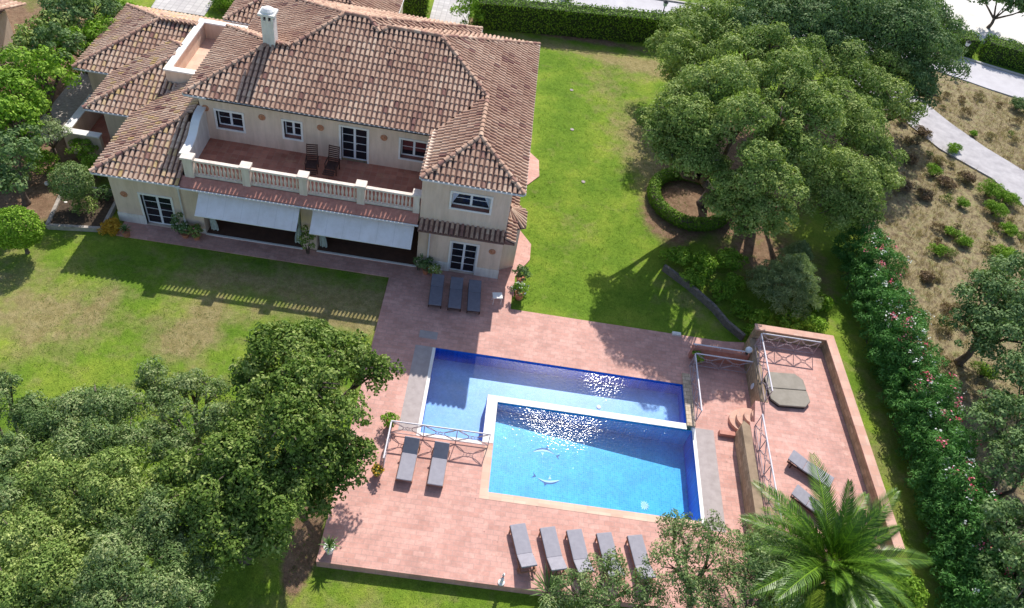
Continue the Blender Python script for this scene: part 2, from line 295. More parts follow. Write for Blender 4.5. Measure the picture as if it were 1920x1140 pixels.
class MB:
    def __init__(s): s.v = []; s.f = []; s.m = []
    def add(s, V, F, m=0):
        o = len(s.v); s.v += [tuple(map(float, p)) for p in V]; s.f += [tuple(i + o for i in q) for q in F]; s.m += [m] * len(F); return s
    def box(s, x0, x1, y0, y1, z0, z1, m=0):
        return s.add([(x0, y0, z0), (x1, y0, z0), (x1, y1, z0), (x0, y1, z0), (x0, y0, z1), (x1, y0, z1), (x1, y1, z1), (x0, y1, z1)],
                     [(0, 3, 2, 1), (4, 5, 6, 7), (0, 1, 5, 4), (1, 2, 6, 5), (2, 3, 7, 6), (3, 0, 4, 7)], m)
    def prism(s, poly, z0, z1, m=0):
        n = len(poly)
        a = sum(poly[i][0] * poly[(i + 1) % n][1] - poly[(i + 1) % n][0] * poly[i][1] for i in range(n))
        if a < 0: poly = poly[::-1]
        V = [(x, y, z0) for x, y in poly] + [(x, y, z1) for x, y in poly]
        F = [tuple(range(n))[::-1], tuple(range(n, 2 * n))] + [(i, (i + 1) % n, (i + 1) % n + n, i + n) for i in range(n)]
        return s.add(V, F, m)
    def tube(s, pts, r, seg=6, m=0, cap=True):
        pts = [Vector(p) for p in pts]; rs = r if isinstance(r, (list, tuple)) else [r] * len(pts)
        V = []; n = len(pts)
        for i, p in enumerate(pts):
            d = (pts[min(i + 1, n - 1)] - pts[max(i - 1, 0)]).normalized()
            up = Vector((0, 0, 1)) if abs(d.z) < 0.9 else Vector((0, 1, 0))
            a = d.cross(up).normalized(); bb = d.cross(a).normalized()
            for k in range(seg):
                th = 2 * PI * k / seg + PI / seg; V.append(p + (a * math.cos(th) + bb * math.sin(th)) * rs[i])
        F = [(i * seg + k, i * seg + (k + 1) % seg, (i + 1) * seg + (k + 1) % seg, (i + 1) * seg + k) for i in range(n - 1) for k in range(seg)]
        if cap: F += [tuple(range(seg))[::-1], tuple(range((n - 1) * seg, n * seg))]
        return s.add(V, F, m)
    def lathe(s, prof, cx=0, cy=0, seg=14, m=0):
        V = [(cx + rr * math.cos(2 * PI * k / seg), cy + rr * math.sin(2 * PI * k / seg), z) for rr, z in prof for k in range(seg)]
        F = [(i * seg + k, i * seg + (k + 1) % seg, (i + 1) * seg + (k + 1) % seg, (i + 1) * seg + k) for i in range(len(prof) - 1) for k in range(seg)]
        F += [tuple(range(seg))[::-1], tuple(range((len(prof) - 1) * seg, len(prof) * seg))]
        return s.add(V, F, m)
    def build(s, name, mats, parent=None, smooth=False, bevel=0, **kw):
        me = rawmesh(name, s.v, s.f, s.m, smooth=False)
        if smooth: me.polygons.foreach_set('use_smooth', np.ones(len(me.polygons), dtype=bool))
        o = link(name, me, mats, parent, **kw)
        if bevel:
            md = o.modifiers.new('bevel', 'BEVEL'); md.width = bevel; md.segments = 2; md.limit_method = 'ANGLE'
        return o
def copy_tree(o, parent=None):
    c = o.copy(); col.objects.link(c)
    if parent is not None: c.parent = parent
    for ch in list(o.children): copy_tree(ch, c)
    return c

# ------------------------------------------------------------------ leaves
def leafset(P, Nn, L, asp, tint, name, bend=0.25):
    """a rhombic leaf on each point"""
    n = len(P); t = rng.normal(size=(n, 3)); t -= (t * Nn).sum(1)[:, None] * Nn; t /= np.linalg.norm(t, axis=1)[:, None] + 1e-9
    bb = np.cross(Nn, t); L = np.broadcast_to(L, (n,))[:, None]; W = L * asp
    V = np.empty((n, 4, 3)); V[:, 0] = P - t * L; V[:, 1] = P + bb * W + Nn * L * bend * 0.3; V[:, 2] = P + t * L; V[:, 3] = P - bb * W + Nn * L * bend * 0.3
    F = np.arange(n * 4).reshape(n, 4)
    return rawmesh(name, V.reshape(-1, 3), F, tint=np.clip(tint, 0, 1))
def unit(n):
    a = rng.normal(size=(n, 3)); return a / np.linalg.norm(a, axis=1)[:, None]
def crown_points(lobes, leaf, cover=1.5, clump=0.31, flat=0.8, low=-0.35, nscat=0.55, tight=(.55, .98)):
    """billowing clumps on each lobe, leaves over the outside of every clump"""
    Ps, Ns, Ts = [], [], []
    for (cx, cy, cz, r) in lobes:
        k = max(7, int(15 * (0.36 / clump) ** 2)); i = np.arange(k) + 0.5
        zz = 1 - (1 - low) * i / k; ph = i * 2.39996 + rng.random() * 6
        d = np.stack([np.sqrt(1 - zz ** 2) * np.cos(ph), np.sqrt(1 - zz ** 2) * np.sin(ph), zz], 1)
        cc = np.array([cx, cy, cz]) + d * r * rng.uniform(*tight, (k, 1)) * np.array([1, 1, flat]) + rng.normal(size=(k, 3)) * r * 0.06
        rc = r * clump * rng.uniform(0.6, 1.35, k)
        for j in range(k):
            area = 4 * PI * rc[j] ** 2 * 0.75; n = max(12, int(cover * area / (leaf * leaf * 1.1)))
            u = unit(n); u[:, 2] = np.where(u[:, 2] < -0.3, -u[:, 2], u[:, 2])
            lump = 1 + 0.18 * np.sin(u[:, 0] * 5 + j) * np.sin(u[:, 1] * 6 + j * 2) + 0.12 * np.sin(u[:, 2] * 9 + j)
            rad = rc[j] * lump * rng.uniform(0.0, 1.0, n) ** 0.15
            P = cc[j] + u * rad[:, None] * np.array([1, 1, 0.85])
            nn = u + rng.normal(size=(n, 3)) * nscat * .72 + [0, 0, .08]; nn /= np.linalg.norm(nn, axis=1)[:, None]
            Ps.append(P); Ns.append(nn); Ts.append(np.clip(rng.normal(0.48 + rng.normal() * 0.15, 0.22, n), 0, 1))
    return np.concatenate(Ps), np.concatenate(Ns), np.concatenate(Ts)
def limbs(mb, base, lobes, r0, h0):
    bx, by, bz = base; mx = np.mean([l[0] for l in lobes]); my = np.mean([l[1] for l in lobes])
    top = Vector((bx + (mx - bx) * 0.25, by + (my - by) * 0.25, bz + h0))
    mid = Vector((bx + r0 * 0.3, by - r0 * 0.3, bz + h0 * 0.5))
    mb.tube([(bx, by, bz - 0.15), (bx, by, bz + 0.12), mid, top], [r0 * 1.5, r0 * 1.1, r0 * 0.85, r0 * 0.75], 9)
    for (x, y, z, r) in lobes:
        e = Vector((x, y, z + r * 0.2)); k = (top + e) * 0.5 + Vector((random.uniform(-.25, .25), random.uniform(-.25, .25), -0.08 * (e - top).length))
        mb.tube([top - Vector((0, 0, .1)), k, e], [r0 * 0.6, r0 * 0.42, r0 * 0.14], 7)
        for q in range(4):
            a = random.uniform(0, 2 * PI); mb.tube([k.lerp(e, random.uniform(0.1, .6)), e + Vector((math.cos(a) * r * .4, math.sin(a) * r * .4, random.uniform(-.1, .3) * r)), e + Vector((math.cos(a) * r * .8, math.sin(a) * r * .8, random.uniform(0, .3) * r))], [r0 * 0.28, r0 * 0.15, r0 * 0.05], 5)
def tree(name, label, cat, lobes, mat, leaf=0.13, cover=1.5, r0=0.2, h0=1.6, group=None, base=None, asp=0.55, clump=0.31, flat=0.8, low=-0.35, ground=0.0, nscat=0.55, tight=(.55, .98), rs=1.0):
    """lobes: (px, py, z, radius) surveyed from the photo"""
    L = [(*G(px, py, z)[:2], z, r * rs) for px, py, z, r in lobes]
    if base is None: base = (np.mean([l[0] for l in L]), np.mean([l[1] for l in L]), ground)
    t = empty(name, base, label=label, cat=cat, group=group)
    loc = [(l[0] - base[0], l[1] - base[1], l[2] - base[2], l[3]) for l in L]
    mb = MB(); limbs(mb, (0, 0, 0), loc, r0, h0); mb.build('trunk', M['bark'], t, smooth=True)
    P, Nn, T = crown_points(loc, leaf, cover, clump, flat, low, nscat, tight)
    sz = leaf * rng.uniform(0.6, 1.15, len(P)) * 0.75
    link('crown', leafset(P, Nn, sz, asp, T, 'crown'), M[mat], t)
    return t
def bush(name, label, cat, x, y, r, mat, h=None, leaf=0.09, z=0.0, group=None, cover=1.5, flower=None, trunk=False, asp=0.5, nscat=0.6, irr=False):
    h = h or r; t = empty(name, (x, y, z), label=label, cat=cat, group=group)
    lift = h * 0.9 if trunk else h * 0.45
    lb_ = [(0, 0, lift, r)] if not irr else [(random.uniform(-.6, .6) * r, random.uniform(-.6, .6) * r, lift * random.uniform(.5, 1.1), r * random.uniform(.35, .75)) for _ in range(6)]
    P, Nn, T = crown_points(lb_, leaf, cover, 0.4, h / r * 0.8, -0.5 if trunk else -0.15, nscat)
    P[:, 2] = np.maximum(P[:, 2], 0.02)
    mb = MB()
    for k in range(5):
        a = k * 1.3; mb.tube([(0.03 * math.cos(a), 0.03 * math.sin(a), -0.05), (0.25 * r * math.cos(a), 0.25 * r * math.sin(a), lift * 0.6), (0.6 * r * math.cos(a), .6 * r * math.sin(a), lift)], [0.04, 0.03, 0.012], 5)
    if trunk: mb.tube([(0, 0, -0.05), (0.02, 0, lift)], [0.09, 0.06], 7)
    mb.build('stem', M['bark'], t)
    link('foliage', leafset(P, Nn, leaf * rng.uniform(0.6, 1.15, len(P)) * 0.75, asp, T, 'foliage'), M[mat], t)
    if flower:
        k = rng.choice(len(P), size=flower[1]); link('flowers', leafset(P[k] + unit(len(k)) * 0.03 + [0, 0, 0.05], unit(len(k)), 0.07, 0.8, rng.random(len(k)), 'flowers'), M[flower[0]], t)
    return t

# ================================================================== GROUND
def sstep(a, b_, x): 
    q = np.clip((x - a) / (b_ - a), 0, 1); return q * q * (3 - 2 * q)
xs = np.concatenate([[-900, -500, -250, -120, -70], np.arange(-48, 60.01, 0.35), [75, 120, 250, 500, 900]])
ys = np.concatenate([[-600, -300, -120, -50, -20, -5, 0], np.arange(3, 85.01, 0.35), [95, 130, 250, 500, 900]])
X, Y = np.meshgrid(xs, ys)
def wavy(x, y): return 0.008 * np.sin(x * 0.6 + 1.3) * np.cos(y * 0.5) + 0.006 * np.sin(x * 1.7 + y * 1.1)
Z = -0.05 + wavy(X, Y) * sstep(24, 30, np.hypot(X - 3, Y - 22)) * 1.5
south = np.where(X > -4.2, sstep(12.45, 12.1, Y), sstep(16.5, 12.0, Y)) * 0.38
Z -= south
hedgex = np.interp(Y, [5, 14, 28, 38, 47, 53, 57], [22.6, 22.6, 22.0, 22.8, 26.5, 28.6, 31.0])
hole = (X > -1.75) & (X < 11.3) & (Y > 15.2) & (Y < 23.1)
hole2 = (X > -13.9) & (X < -2.4) & (Y > 27.4) & (Y < 31.8)
Z = np.where(hole, -3.0, Z)
def blob(cx, cy, rx, ry, v=1.0): return v * np.exp(-(((X - cx) / rx) ** 2 + ((Y - cy) / ry) ** 2))
wild = sstep(-0.5, 0.8, X - hedgex) * sstep(60.5, 58, Y)
wild = np.maximum(wild, sstep(33, 36, X) * sstep(60.5, 58, Y))
dry = (blob(-12, 21.3, 1.3, 1.5) + blob(-12.3, 25, 1.6, 1.0, .7) + blob(-16.2, 22.6, .5, 1.6, .5) + blob(-5.4, 23.9, 1.7, .9, 1.0) + blob(-17.8, 21, 2.2, 1.8, .6)
       + blob(-21, 22, 3, 3, .45) + blob(9, 43, 1.8, 3.5, .8) + blob(10.4, 51.5, 3.6, 1.6, .95) + blob(10.5, 38.5, 1.8, 3, .8) + blob(3, 52.2, 5, .8, .7)
       + blob(11.5, 28.5, 2, 2.2, .35) + blob(19.8, 20, 1.3, 8, .35) + blob(-8, 24.5, 2.5, 1.2, .4) + blob(5.2, 33, 1.5, 2, .25) + blob(6.8, 48, 1.5, 2, .45) + blob(-2.5, 9.5, 3, 1.2, .6) + blob(-11, 23.2, 3, .7, .4) + blob(-8.5, 25.5, 2.5, 1, .45) + blob(-4.7, 25, 1.2, 1.5, .6) + np.where(X > 1, 0.08, 0.2))
soil = (blob(-22.5, 29.5, 2.6, 3.2, 1.3) + blob(-25, 27, 2.5, 2.5, .9) + blob(14, 38, 3.5, 3.5, 1.1) + blob(17, 43, 5, 5, .9) + blob(10.5, 34.5, 1.8, 2.4, .75) + blob(-4.75, 12.8, .55, 2.2, 1.6)
        + blob(17, 32, 4, 3, .7) + blob(-30, 38, 7, 9, 1.3) + blob(2, 54, 12, .8, .8) + blob(22, 46, 4, 6, .8) + blob(9, 11, 5, 1.3, .5))
F = []; nx = len(xs); ny = len(ys)
ii, jj = np.meshgrid(np.arange(nx - 1), np.arange(ny - 1)); a = (jj * nx + ii).ravel()
me = rawmesh('lawn', np.stack([X.ravel(), Y.ravel(), Z.ravel()], 1), np.stack([a, a + 1, a + nx + 1, a + nx], 1), smooth=True)
for nm, arr in (('dry', dry), ('soil', soil), ('wild', wild)):
    at = me.attributes.new(nm, 'FLOAT', 'POINT'); at.data.foreach_set('value', np.clip(arr, 0, 1.4).astype(np.float32).ravel())
link('ground', me, M['lawn'], kind='structure')
def strip(name, pts, mat, z0=-0.06, z1=0.02, kind='structure'):
    MB().prism([tuple(p) for p in pts], z0, z1).build(name, mat, kind=kind)
# road, far plaza, track (each with its own level)
strip('road', [(-12, 57.0), (1, 57.6), (12, 58.7), (24, 59.6), (33, 59.4), (38.2, 57.2), (41, 56.3), (60, 51), (62, 55.5), (42.5, 60.1), (37, 61.7), (24, 63.2), (12.3, 62.4), (-12, 60.8)], M['asphalt'], -0.2, 0.03)
strip('road', [(28, 67.2), (37.5, 65.6), (44.5, 64.6), (66, 60), (75, 78), (30, 88)], M['plaza'], -0.2, 0.035)
strip('path', [(25.8, 54.9), (28.4, 52.3), (29.5, 49.7), (31.0, 47.1), (33.9, 44.5), (35.1, 42.0), (37.6, 37.2), (40.6, 32.7), (44.4, 35.8), (40.3, 41.3), (37.2, 45.7), (34.8, 48.3), (33.0, 50.9), (31.4, 54.0), (28.4, 57.1)], M['gravelpath'], -0.2, 0.03)
strip('path', [(-24.8, 33), (-23.1, 33), (-22.8, 36), (-22.6, 42), (-24.5, 43), (-24.9, 38)], M['edging'], -0.2, 0.0)
strip('driveway', [(-5.9, 52.2), (-3.1, 53.0), (-3.2, 57.4), (-6.0, 57.1)], M['paverdrive'], -0.2, 0.01)
strip('driveway', [(-24, 48.0), (-20.5, 48.1), (-20.6, 56), (-24.6, 56)], M['paverdrive'], -0.2, 0.01)
kb = MB(); kp = [(-12, 60.9), (12.3, 62.5), (24, 63.3), (37, 61.8), (42.5, 60.2), (62, 55.6)]
for (p, q) in zip(kp[:-1], kp[1:]): kb.prism([p, q, (q[0], q[1] + 0.18), (p[0], p[1] + 0.18)], -0.1, 0.14)
kb.build('kerb', M['kerb'], kind='structure')

# ================================================================== DECK AND POOL
dk = MB(); T0 = -0.18
dk.box(-4.08, 2.1, 22.68, 26.7, T0, 0); dk.box(2.1, 12.9, 22.68, 25.8, T0, 0); dk.prism([(12.9, 22.68), (14.0, 22.68), (14.0, 25.95), (12.9, 25.8)], T0, 0)
dk.box(-17.45, 1.9, 26.7, 27.75, T0, 0); dk.box(-4.08, -2.12, 11.9, 22.68, T0 - .3, 0)
dk.box(-2.12, 1.95, 11.9, 17.98, T0 - .3, 0); dk.box(1.95, 12.75, 11.9, 15.34, T0 - .3, 0); dk.box(11.8, 13.0, 15.34, 20.3, T0, 0)
dk.box(10.95, 13.0, 20.3, 22.68, T0, 0); dk.box(13.0, 14.0, 20.3, 22.68, T0, 0)
dk.prism([(1.9, 26.7), (2.2, 26.7), (2.15, 28.1), (2.45, 28.7), (2.85, 29.5), (2.85, 30.7), (2.1, 31.8), (1.3, 31.8), (1.3, 27.75), (1.9, 27.75)], T0, 0)
dk.prism([(1.3, 35.6), (2.35, 35.7), (3.0, 36.7), (2.9, 38.2), (2.2, 39.0), (1.3, 39.0)], T0, 0)
dk.build('pool_terrace', M['deck'], kind='structure')
sl_ = MB(); sl_.box(-2.12, -1.32, 17.98, 22.68, T0, 0.003); sl_.build('deck_grating', M['slat'], kind='structure')
sl_ = MB(); sl_.box(10.95, 11.8, 15.34, 20.3, T0, 0.003); sl_.build('deck_grating', M['slat'], kind='structure')

pool = empty('swimming_pool', (4.8, 19.2, 0), label='blue mosaic swimming pool of two basins split by a white L shaped rim', cat='pool')
def pl(mb, name, mats, **kw):
    o = mb.build(name, mats, None, **kw); o.parent = pool; o.matrix_parent_inverse = Matrix.Translation((-4.8, -19.2, 0)); return o
# upper basin: floor z -0.8 ; lower basin floor slopes down to the east
ub = MB(); zU = -0.80
ub.add([(-1.17, 20.47, zU), (10.55, 20.47, zU), (10.55, 22.66, zU), (-1.17, 22.66, zU)], [(0, 1, 2, 3)], 0)
ub.add([(-1.17, 18.0, zU), (1.46, 18.0, zU), (1.46, 20.47, zU), (-1.17, 20.47, zU)], [(0, 1, 2, 3)], 0)
def vw(mb, x0, y0, x1, y1, z0, z1, mi, z0b=None):
    mb.add([(x0, y0, z0), (x1, y1, z0 if z0b is None else z0b), (x1, y1, z1), (x0, y0, z1)], [(0, 1, 2, 3)], mi)
vw(ub, -1.17, 22.66, 10.55, 22.66, zU, 0, 1); vw(ub, 10.55, 22.66, 10.55, 20.47, zU, 0, 1); vw(ub, -1.17, 18.0, -1.17, 22.66, zU, 0, 1)
vw(ub, -1.17, 18.0, 1.46, 18.0, zU, 0, 1); vw(ub, 1.46, 18.0, 1.46, 20.47, zU, -.02, 1); vw(ub, 1.46, 20.47, 10.55, 20.47, zU, -.02, 1)
pl(ub, 'upper_basin', [M['mosU'], M['mosW']])
lb = MB(); zA, zB = -0.62, -1.30
def zf(x): return zA + (zB - zA) * (x - 1.95) / (10.78 - 1.95)
lb.add([(1.95, 15.68, zA), (10.78, 15.68, zB), (10.78, 20.13, zB), (1.95, 20.13, zA)], [(0, 1, 2, 3)], 0)
vw(lb, 1.95, 20.13, 10.78, 20.13, zA, -.02, 0, zB); vw(lb, 10.78, 20.13, 10.78, 15.68, zB, 0, 1); vw(lb, 1.95, 15.68, 10.78, 15.68, zA, 0, 0, zB); vw(lb, 1.95, 15.68, 1.95, 20.13, zA, 0, 0)
pl(lb, 'lower_basin', [M['mosL'], M['mosW']])
dv = MB(); dv.prism([(1.47, 17.98), (1.94, 17.98), (1.94, 20.14), (10.55, 20.14), (10.55, 20.46), (1.47, 20.46)], -1.4, 0.012)
pl(dv, 'dividing_rim', M['white'])
ed = MB(); ed.box(-1.32, -1.175, 17.83, 22.66, -0.3, 0.014); ed.box(-1.175, 1.46, 17.86, 17.995, -0.3, 0.012); pl(ed, 'white_edge', M['white'])
ed = MB(); ed.box(10.785, 10.945, 15.5, 20.3, -0.3, 0.014); pl(ed, 'white_edge', M['white'])
cp = MB(); cp.box(1.6, 10.78, 15.34, 15.675, -0.3, 0.008); cp.box(1.6, 1.945, 15.675, 17.85, -0.3, 0.008); pl(cp, 'coping', M['coping'])
# stone strip between upper basin and the middle terrace
st = MB(); st.box(10.56, 10.95, 20.31, 23.3, -0.3, 0.10); pl(st, 'stone_kerb', M['stonetop'])
# mosaic dolphins and sunburst lying on the lower floor
def dolphin(cx, cy, s, flip):
    top = []; bot = []; mid = []
    for i in range(13):
        u = i / 12; x = (u - 0.5) * 1.15 * s; arc = 0.20 * s * math.cos((u - 0.5) * PI) * (1)
        th = 0.115 * s * math.sin(PI * min(1, u * 1.05 + 0.04)) ** 0.7 * (1 - 0.45 * u)
        top.append((x, arc + th)); mid.append((x, arc + 0.1 * th)); bot.append((x, arc - th))
    def place(pts, dz): return [(cx + (p[0] * (-1 if flip else 1)), cy + p[1] * (-1 if flip else 1), zf(cx + (p[0] * (-1 if flip else 1))) + dz) for p in pts]
    n = 13; d1 = MB(); d1.add(place(top, .006) + place(mid, .006), [(i, i + 1, n + i + 1, n + i) for i in range(n - 1)])
    d1.add(place([(0.0, 0.28 * s), (0.10 * s, 0.42 * s), (0.16 * s, 0.25 * s)], .008), [(0, 1, 2)])
    d1.add(place([(0.52 * s, 0.0), (0.75 * s, 0.10 * s), (0.64 * s, -0.04 * s), (0.68 * s, -0.2 * s)], .008), [(0, 1, 2), (0, 2, 3)])
    d2 = MB(); d2.add(place(mid, .006) + place(bot, .006), [(i, i + 1, n + i + 1, n + i) for i in range(n - 1)])
    d2.add(place([(-0.2 * s, 0.02 * s), (-0.12 * s, -0.16 * s), (-0.05 * s, 0.04 * s)], .009), [(0, 1, 2)])
    o = pl(d1, 'mosaic_dolphin', M['mosdark']); d2.build('dolphin_belly', M['moslight'], o)
dolphin(4.30, 18.35, 0.92, False); dolphin(4.45, 17.15, 0.92, True)
sb = MB(); cx, cy = 8.75, 16.7
for k in range(12):
    a0 = 2 * PI * k / 12; sb.add([(cx, cy, zf(cx) + .006), (cx + .15 * math.cos(a0 - .2), cy + .15 * math.sin(a0 - .2), zf(cx) + .012), (cx + .24 * math.cos(a0), cy + .24 * math.sin(a0), zf(cx) + .012), (cx + .15 * math.cos(a0 + .2), cy + .15 * math.sin(a0 + .2), zf(cx) + .012)], [(0, 1, 2, 3)])
pl(sb, 'mosaic_sunburst', M['moslight'])
for (lx, ly) in ((8.1, 20.9), (6.7, 21.25), (9.0, 20.75)):
    MBx = MB().lathe([(0.11, zU + .004), (0.11, zU + .03), (0.05, zU + .035)], lx, ly, 12); pl(MBx, 'pool_light', M['white'])
# water
wu = MB(); wu.add([(-1.17, 20.46, -.07), (10.55, 20.46, -.07), (10.55, 22.66, -.07), (-1.17, 22.66, -.07)], [(0, 1, 2, 3)]); wu.add([(-1.17, 18.0, -.07), (1.46, 18.0, -.07), (1.46, 20.46, -.07), (-1.17, 20.46, -.07)], [(0, 1, 2, 3)])
wu.build('water', M['waterU'], kind='structure')
wl = MB(); wl.add([(1.95, 15.68, -.06), (10.78, 15.68, -.06), (10.78, 20.13, -.06), (1.95, 20.13, -.06)], [(0, 1, 2, 3)]); wl.build('water', M['waterL'], kind='structure')
# small floor plates
MB().box(-2.05, -1.2, 23.15, 23.6, -.05, 0.012).build('floor_hatch', M['slat'], bevel=.004, label='grey rectangular floor hatch set in the terracotta deck above the pool corner', cat='hatch')
for i, (px, py, lab) in enumerate(((1072, 168, 'round grey lawn drain cover nearest the back hedge'), (1073, 242, 'round grey lawn drain cover midway along the side lawn'), (1094, 340, 'round grey lawn drain cover nearest the oak shadow'))):
    p = G(px, py); MB().lathe([(0.12, -.04), (0.12, -.015), (0.09, -.01), (0.09, -.02)], p[0], p[1], 14).build('drain_cover', M['slat'], label=lab, cat='drain cover', group='drain covers in the side lawn')
p = G(1268, 627); MB().box(p[0] - .22, p[0] + .22, p[1] - .1, p[1] + .1, -.05, .1).build('stone_block', M['whitewall'], bevel=.015, label='small pale stone block on the lawn edge behind the pool deck', cat='block')

# raised spa terrace
ZT = 1.0
TP = [(13.35, 12.6), (18.2, 12.6), (17.75, 16.5), (17.45, 25.35), (13.75, 25.35), (13.75, 21.6), (13.35, 21.6), (13.35, 20.4), (13.05, 20.4)]
tp = MB(); tp.prism([(13.12, 15.0), (18.15, 15.0), (17.45, 25.4), (14.15, 25.4), (14.15, 21.55), (13.55, 21.55), (13.35, 20.35), (13.12, 20.35)], -.3, ZT)
tp.build('spa_terrace', M['deck'], kind='structure')
wlN = MB(); wlN.prism([(13.8, 21.55), (14.14, 21.55), (14.14, 25.37), (13.8, 25.37)], -.3, ZT + .012, 0)
wlN.build('terrace_retaining_wall', M['stonewall'], label='stone retaining wall beside the upper basin terrace with a wall lamp', cat='wall')
wlS = MB(); wlS.prism([(12.72, 15.0), (13.1, 15.0), (13.1, 20.1), (12.85, 20.35), (12.72, 20.1)], -.4, ZT + .012); wlS.build('terrace_retaining_wall', M['stonewall'], label='long stone retaining wall beside the lower basin below the steps', cat='wall')
steps = MB()
for k, (rx, ry) in enumerate(((1.1, .75), (.82, .6), (.54, .44), (.26, .3))):
    cx_, cy_ = 13.75, 20.95; poly = [(cx_ + .5, cy_ + ry)] + [(cx_ - rx * math.sin(PI * i / 14) - .1, cy_ + ry * math.cos(PI * i / 14)) for i in range(15)] + [(cx_ + .5, cy_ - ry)]
    steps.prism(poly, -.1 if k == 0 else k * .2 - 0.01, (k + 1) * .2 - .004 + (0.0 if k < 3 else 0))
steps.build('curved_steps', M['copepink'], label='curved stone steps climbing to the spa terrace', cat='steps')
pw = MB()
pw.prism([(13.95, 25.42), (17.45, 25.42), (17.8, 25.72), (13.95, 25.72)], -.3, 1.6, 0)
pw.prism([(17.46, 25.42), (17.8, 25.72), (18.34, 14.8), (17.98, 14.8)], -.3, 1.6, 0)
par = pw.build('terrace_parapet', M['stonewall'], label='stone parapet with pink coping around the outer sides of the spa terrace', cat='wall')
pc = MB(); pc.prism([(13.9, 25.38), (17.42, 25.38), (17.85, 25.76), (13.9, 25.76)], 1.602, 1.66); pc.prism([(17.425, 25.38), (17.855, 25.76), (18.38, 14.78), (17.94, 14.78)], 1.602, 1.661)
pc.build('coping', M['copepink'], par)
ss = MB()
for k in range(4): ss.box(14.0, 15.6, 15.0 - .34 * (k + 1), 15.0 - .34 * k, -.3, ZT - .22 * (k + 1))
ss.build('terrace_steps', M['copepink'], label='pink steps going down from the end of the spa terrace under the palm', cat='steps')
MB().box(12.0, 12.72, 20.02, 20.24, 0, 0.22).build('low_brick_kerb', M['ledge'], bevel=.01, label='short dark brick kerb between the grey grating and the curved steps', cat='kerb')
# low wall with handrail and globe lamp
lw = MB(); lw.box(11.0, 13.75, 24.35, 24.62, 0, .82); hw = lw.build('low_wall', M['ledge'], label='low terracotta wall with a pale handrail behind the middle terrace', cat='wall')
hr = MB(); hr.tube([(10.95, 24.48, .95), (13.5, 24.48, .95)], .035, 8)
for x in (11.1, 12.3, 13.4): hr.tube([(x, 24.48, .8), (x, 24.48, .95)], .02, 6)
hr.build('handrail', M['railpaint'], hw)
gl_ = empty('globe_lamp', (13.62, 24.48, .82), label='white globe lamp on the end of the low wall', cat='lamp')
MB().lathe([(.06, 0), (.08, .03), (.04, .06), (.04, .14)], 0, 0, 12).build('lamp_base', M['blackiron'], gl_)
MB().lathe([(.02, .12)] + [(.17 * math.sin(PI * (i + .6) / 10.6), .29 - .17 * math.cos(PI * (i + .6) / 10.6)) for i in range(10)], 0, 0, 18).build('globe', M['globe'], gl_, smooth=True)
wlp = MB(); 
for i in range(1): wlp.add([(13.765, 22.75 + .13 * math.cos(2 * PI * k / 16), .55 + .2 * math.sin(2 * PI * k / 16)) for k in range(16)] + [(13.73, 22.75 + .1 * math.cos(2 * PI * k / 16), .55 + .17 * math.sin(2 * PI * k / 16)) for k in range(16)], [(k, (k + 1) % 16, 16 + (k + 1) % 16, 16 + k) for k in range(16)] + [tuple(range(16, 32))])
wlp.build('wall_lamp', M['globe'], label='oval white lamp fixed to the stone retaining wall', cat='lamp')
# spa with cover
spa = empty('hot_tub', (15.12, 22.35, ZT), rz=math.radians(5), label='square hot tub under a folded grey brown cover on the upper terrace', cat='hot tub')
def oct_(a, c): return [(-a + c, -a), (a - c, -a), (a, -a + c), (a, a - c), (a - c, a), (-a + c, a), (-a, a - c), (-a, -a + c)]
MB().prism(oct_(.92, .3), 0.0, .10).build('shell', M['blackiron'], spa)
MB().prism([(x, y) for x, y in [(-.62, -.95), (.62, -.95), (.95, -.62), (.95, -.012), (-.95, -.012), (-.95, -.62)]], .102, .20).build('cover', M['spa'], spa, bevel=.03)
MB().prism([(x, y) for x, y in [(-.95, .012), (.95, .012), (.95, .62), (.62, .95), (-.62, .95), (-.95, .62)]], .102, .20).build('cover', M['spa'], spa, bevel=.03)

# railings --------------------------------------------------------
def railing(name, label, p0, p1, z, h=0.95, n=None, rootlabel=None):
    p0 = Vector((*p0, z)); p1 = Vector((*p1, z)); L = (p1 - p0).length; n = n or max(1, round(L / 1.25))
    t = empty(name, p0, label=label, cat='railing', group='pool terrace railings'); d = (p1 - p0) / L
    def at(u, zz): return d * u + Vector((0, 0, zz))
    MB().tube([at(-.02, h), at(L + .02, h)], .033, 8).build('top_rail', M['railpaint'], t)
    MB().tube([at(0, .10), at(L, .10)], .018, 6).build('bottom_rail', M['iron'], t)
    for i in range(n + 1):
        MB().tube([at(L * i / n, 0), at(L * i / n, h)], .02, 6).build('post', M['iron'], t)
    for i in range(n):
        u0 = L * i / n; u1 = L * (i + 1) / n; c = (u0 + u1) / 2; zc = (.10 + h) / 2; g = MB(); W = u1 - u0
        def arc(sa, sz):
            pts = []
            for k in range(9):
                q = -1 + 2 * k / 8; pts.append(at(c + q * W / 2, zc + sz * ((h - .12) / 2) * (q * q * .82 + .18)))
            g.tube(pts, .015, 5)
        arc(1, 1); arc(1, -1)
        for sgn in (-1, 1):
            g.tube([at(c + sgn * W / 2 * (.25 + .75 * (q / 6 * 2 - 1) ** 2), .12 + (h - .14) * q / 6) for q in range(7)], .015, 5)
        g.tube([at(c - .09, zc), at(c, zc + .13), at(c + .09, zc), at(c, zc - .13), at(c - .09, zc)], .012, 5)
        g.build('panel', M['iron'], t)
    return t
railing('railing', 'railing with curled iron panels across the foot of the upper basin', (-2.38, 17.75), (1.72, 17.78), 0)
railing('railing', 'short railing at the left of the two paired loungers', (-2.38, 16.0), (-2.38, 17.68), 0, n=2)
railing('railing', 'railing along the stone kerb at the right end of the upper basin', (10.98, 20.6), (10.98, 23.85), 0.0)
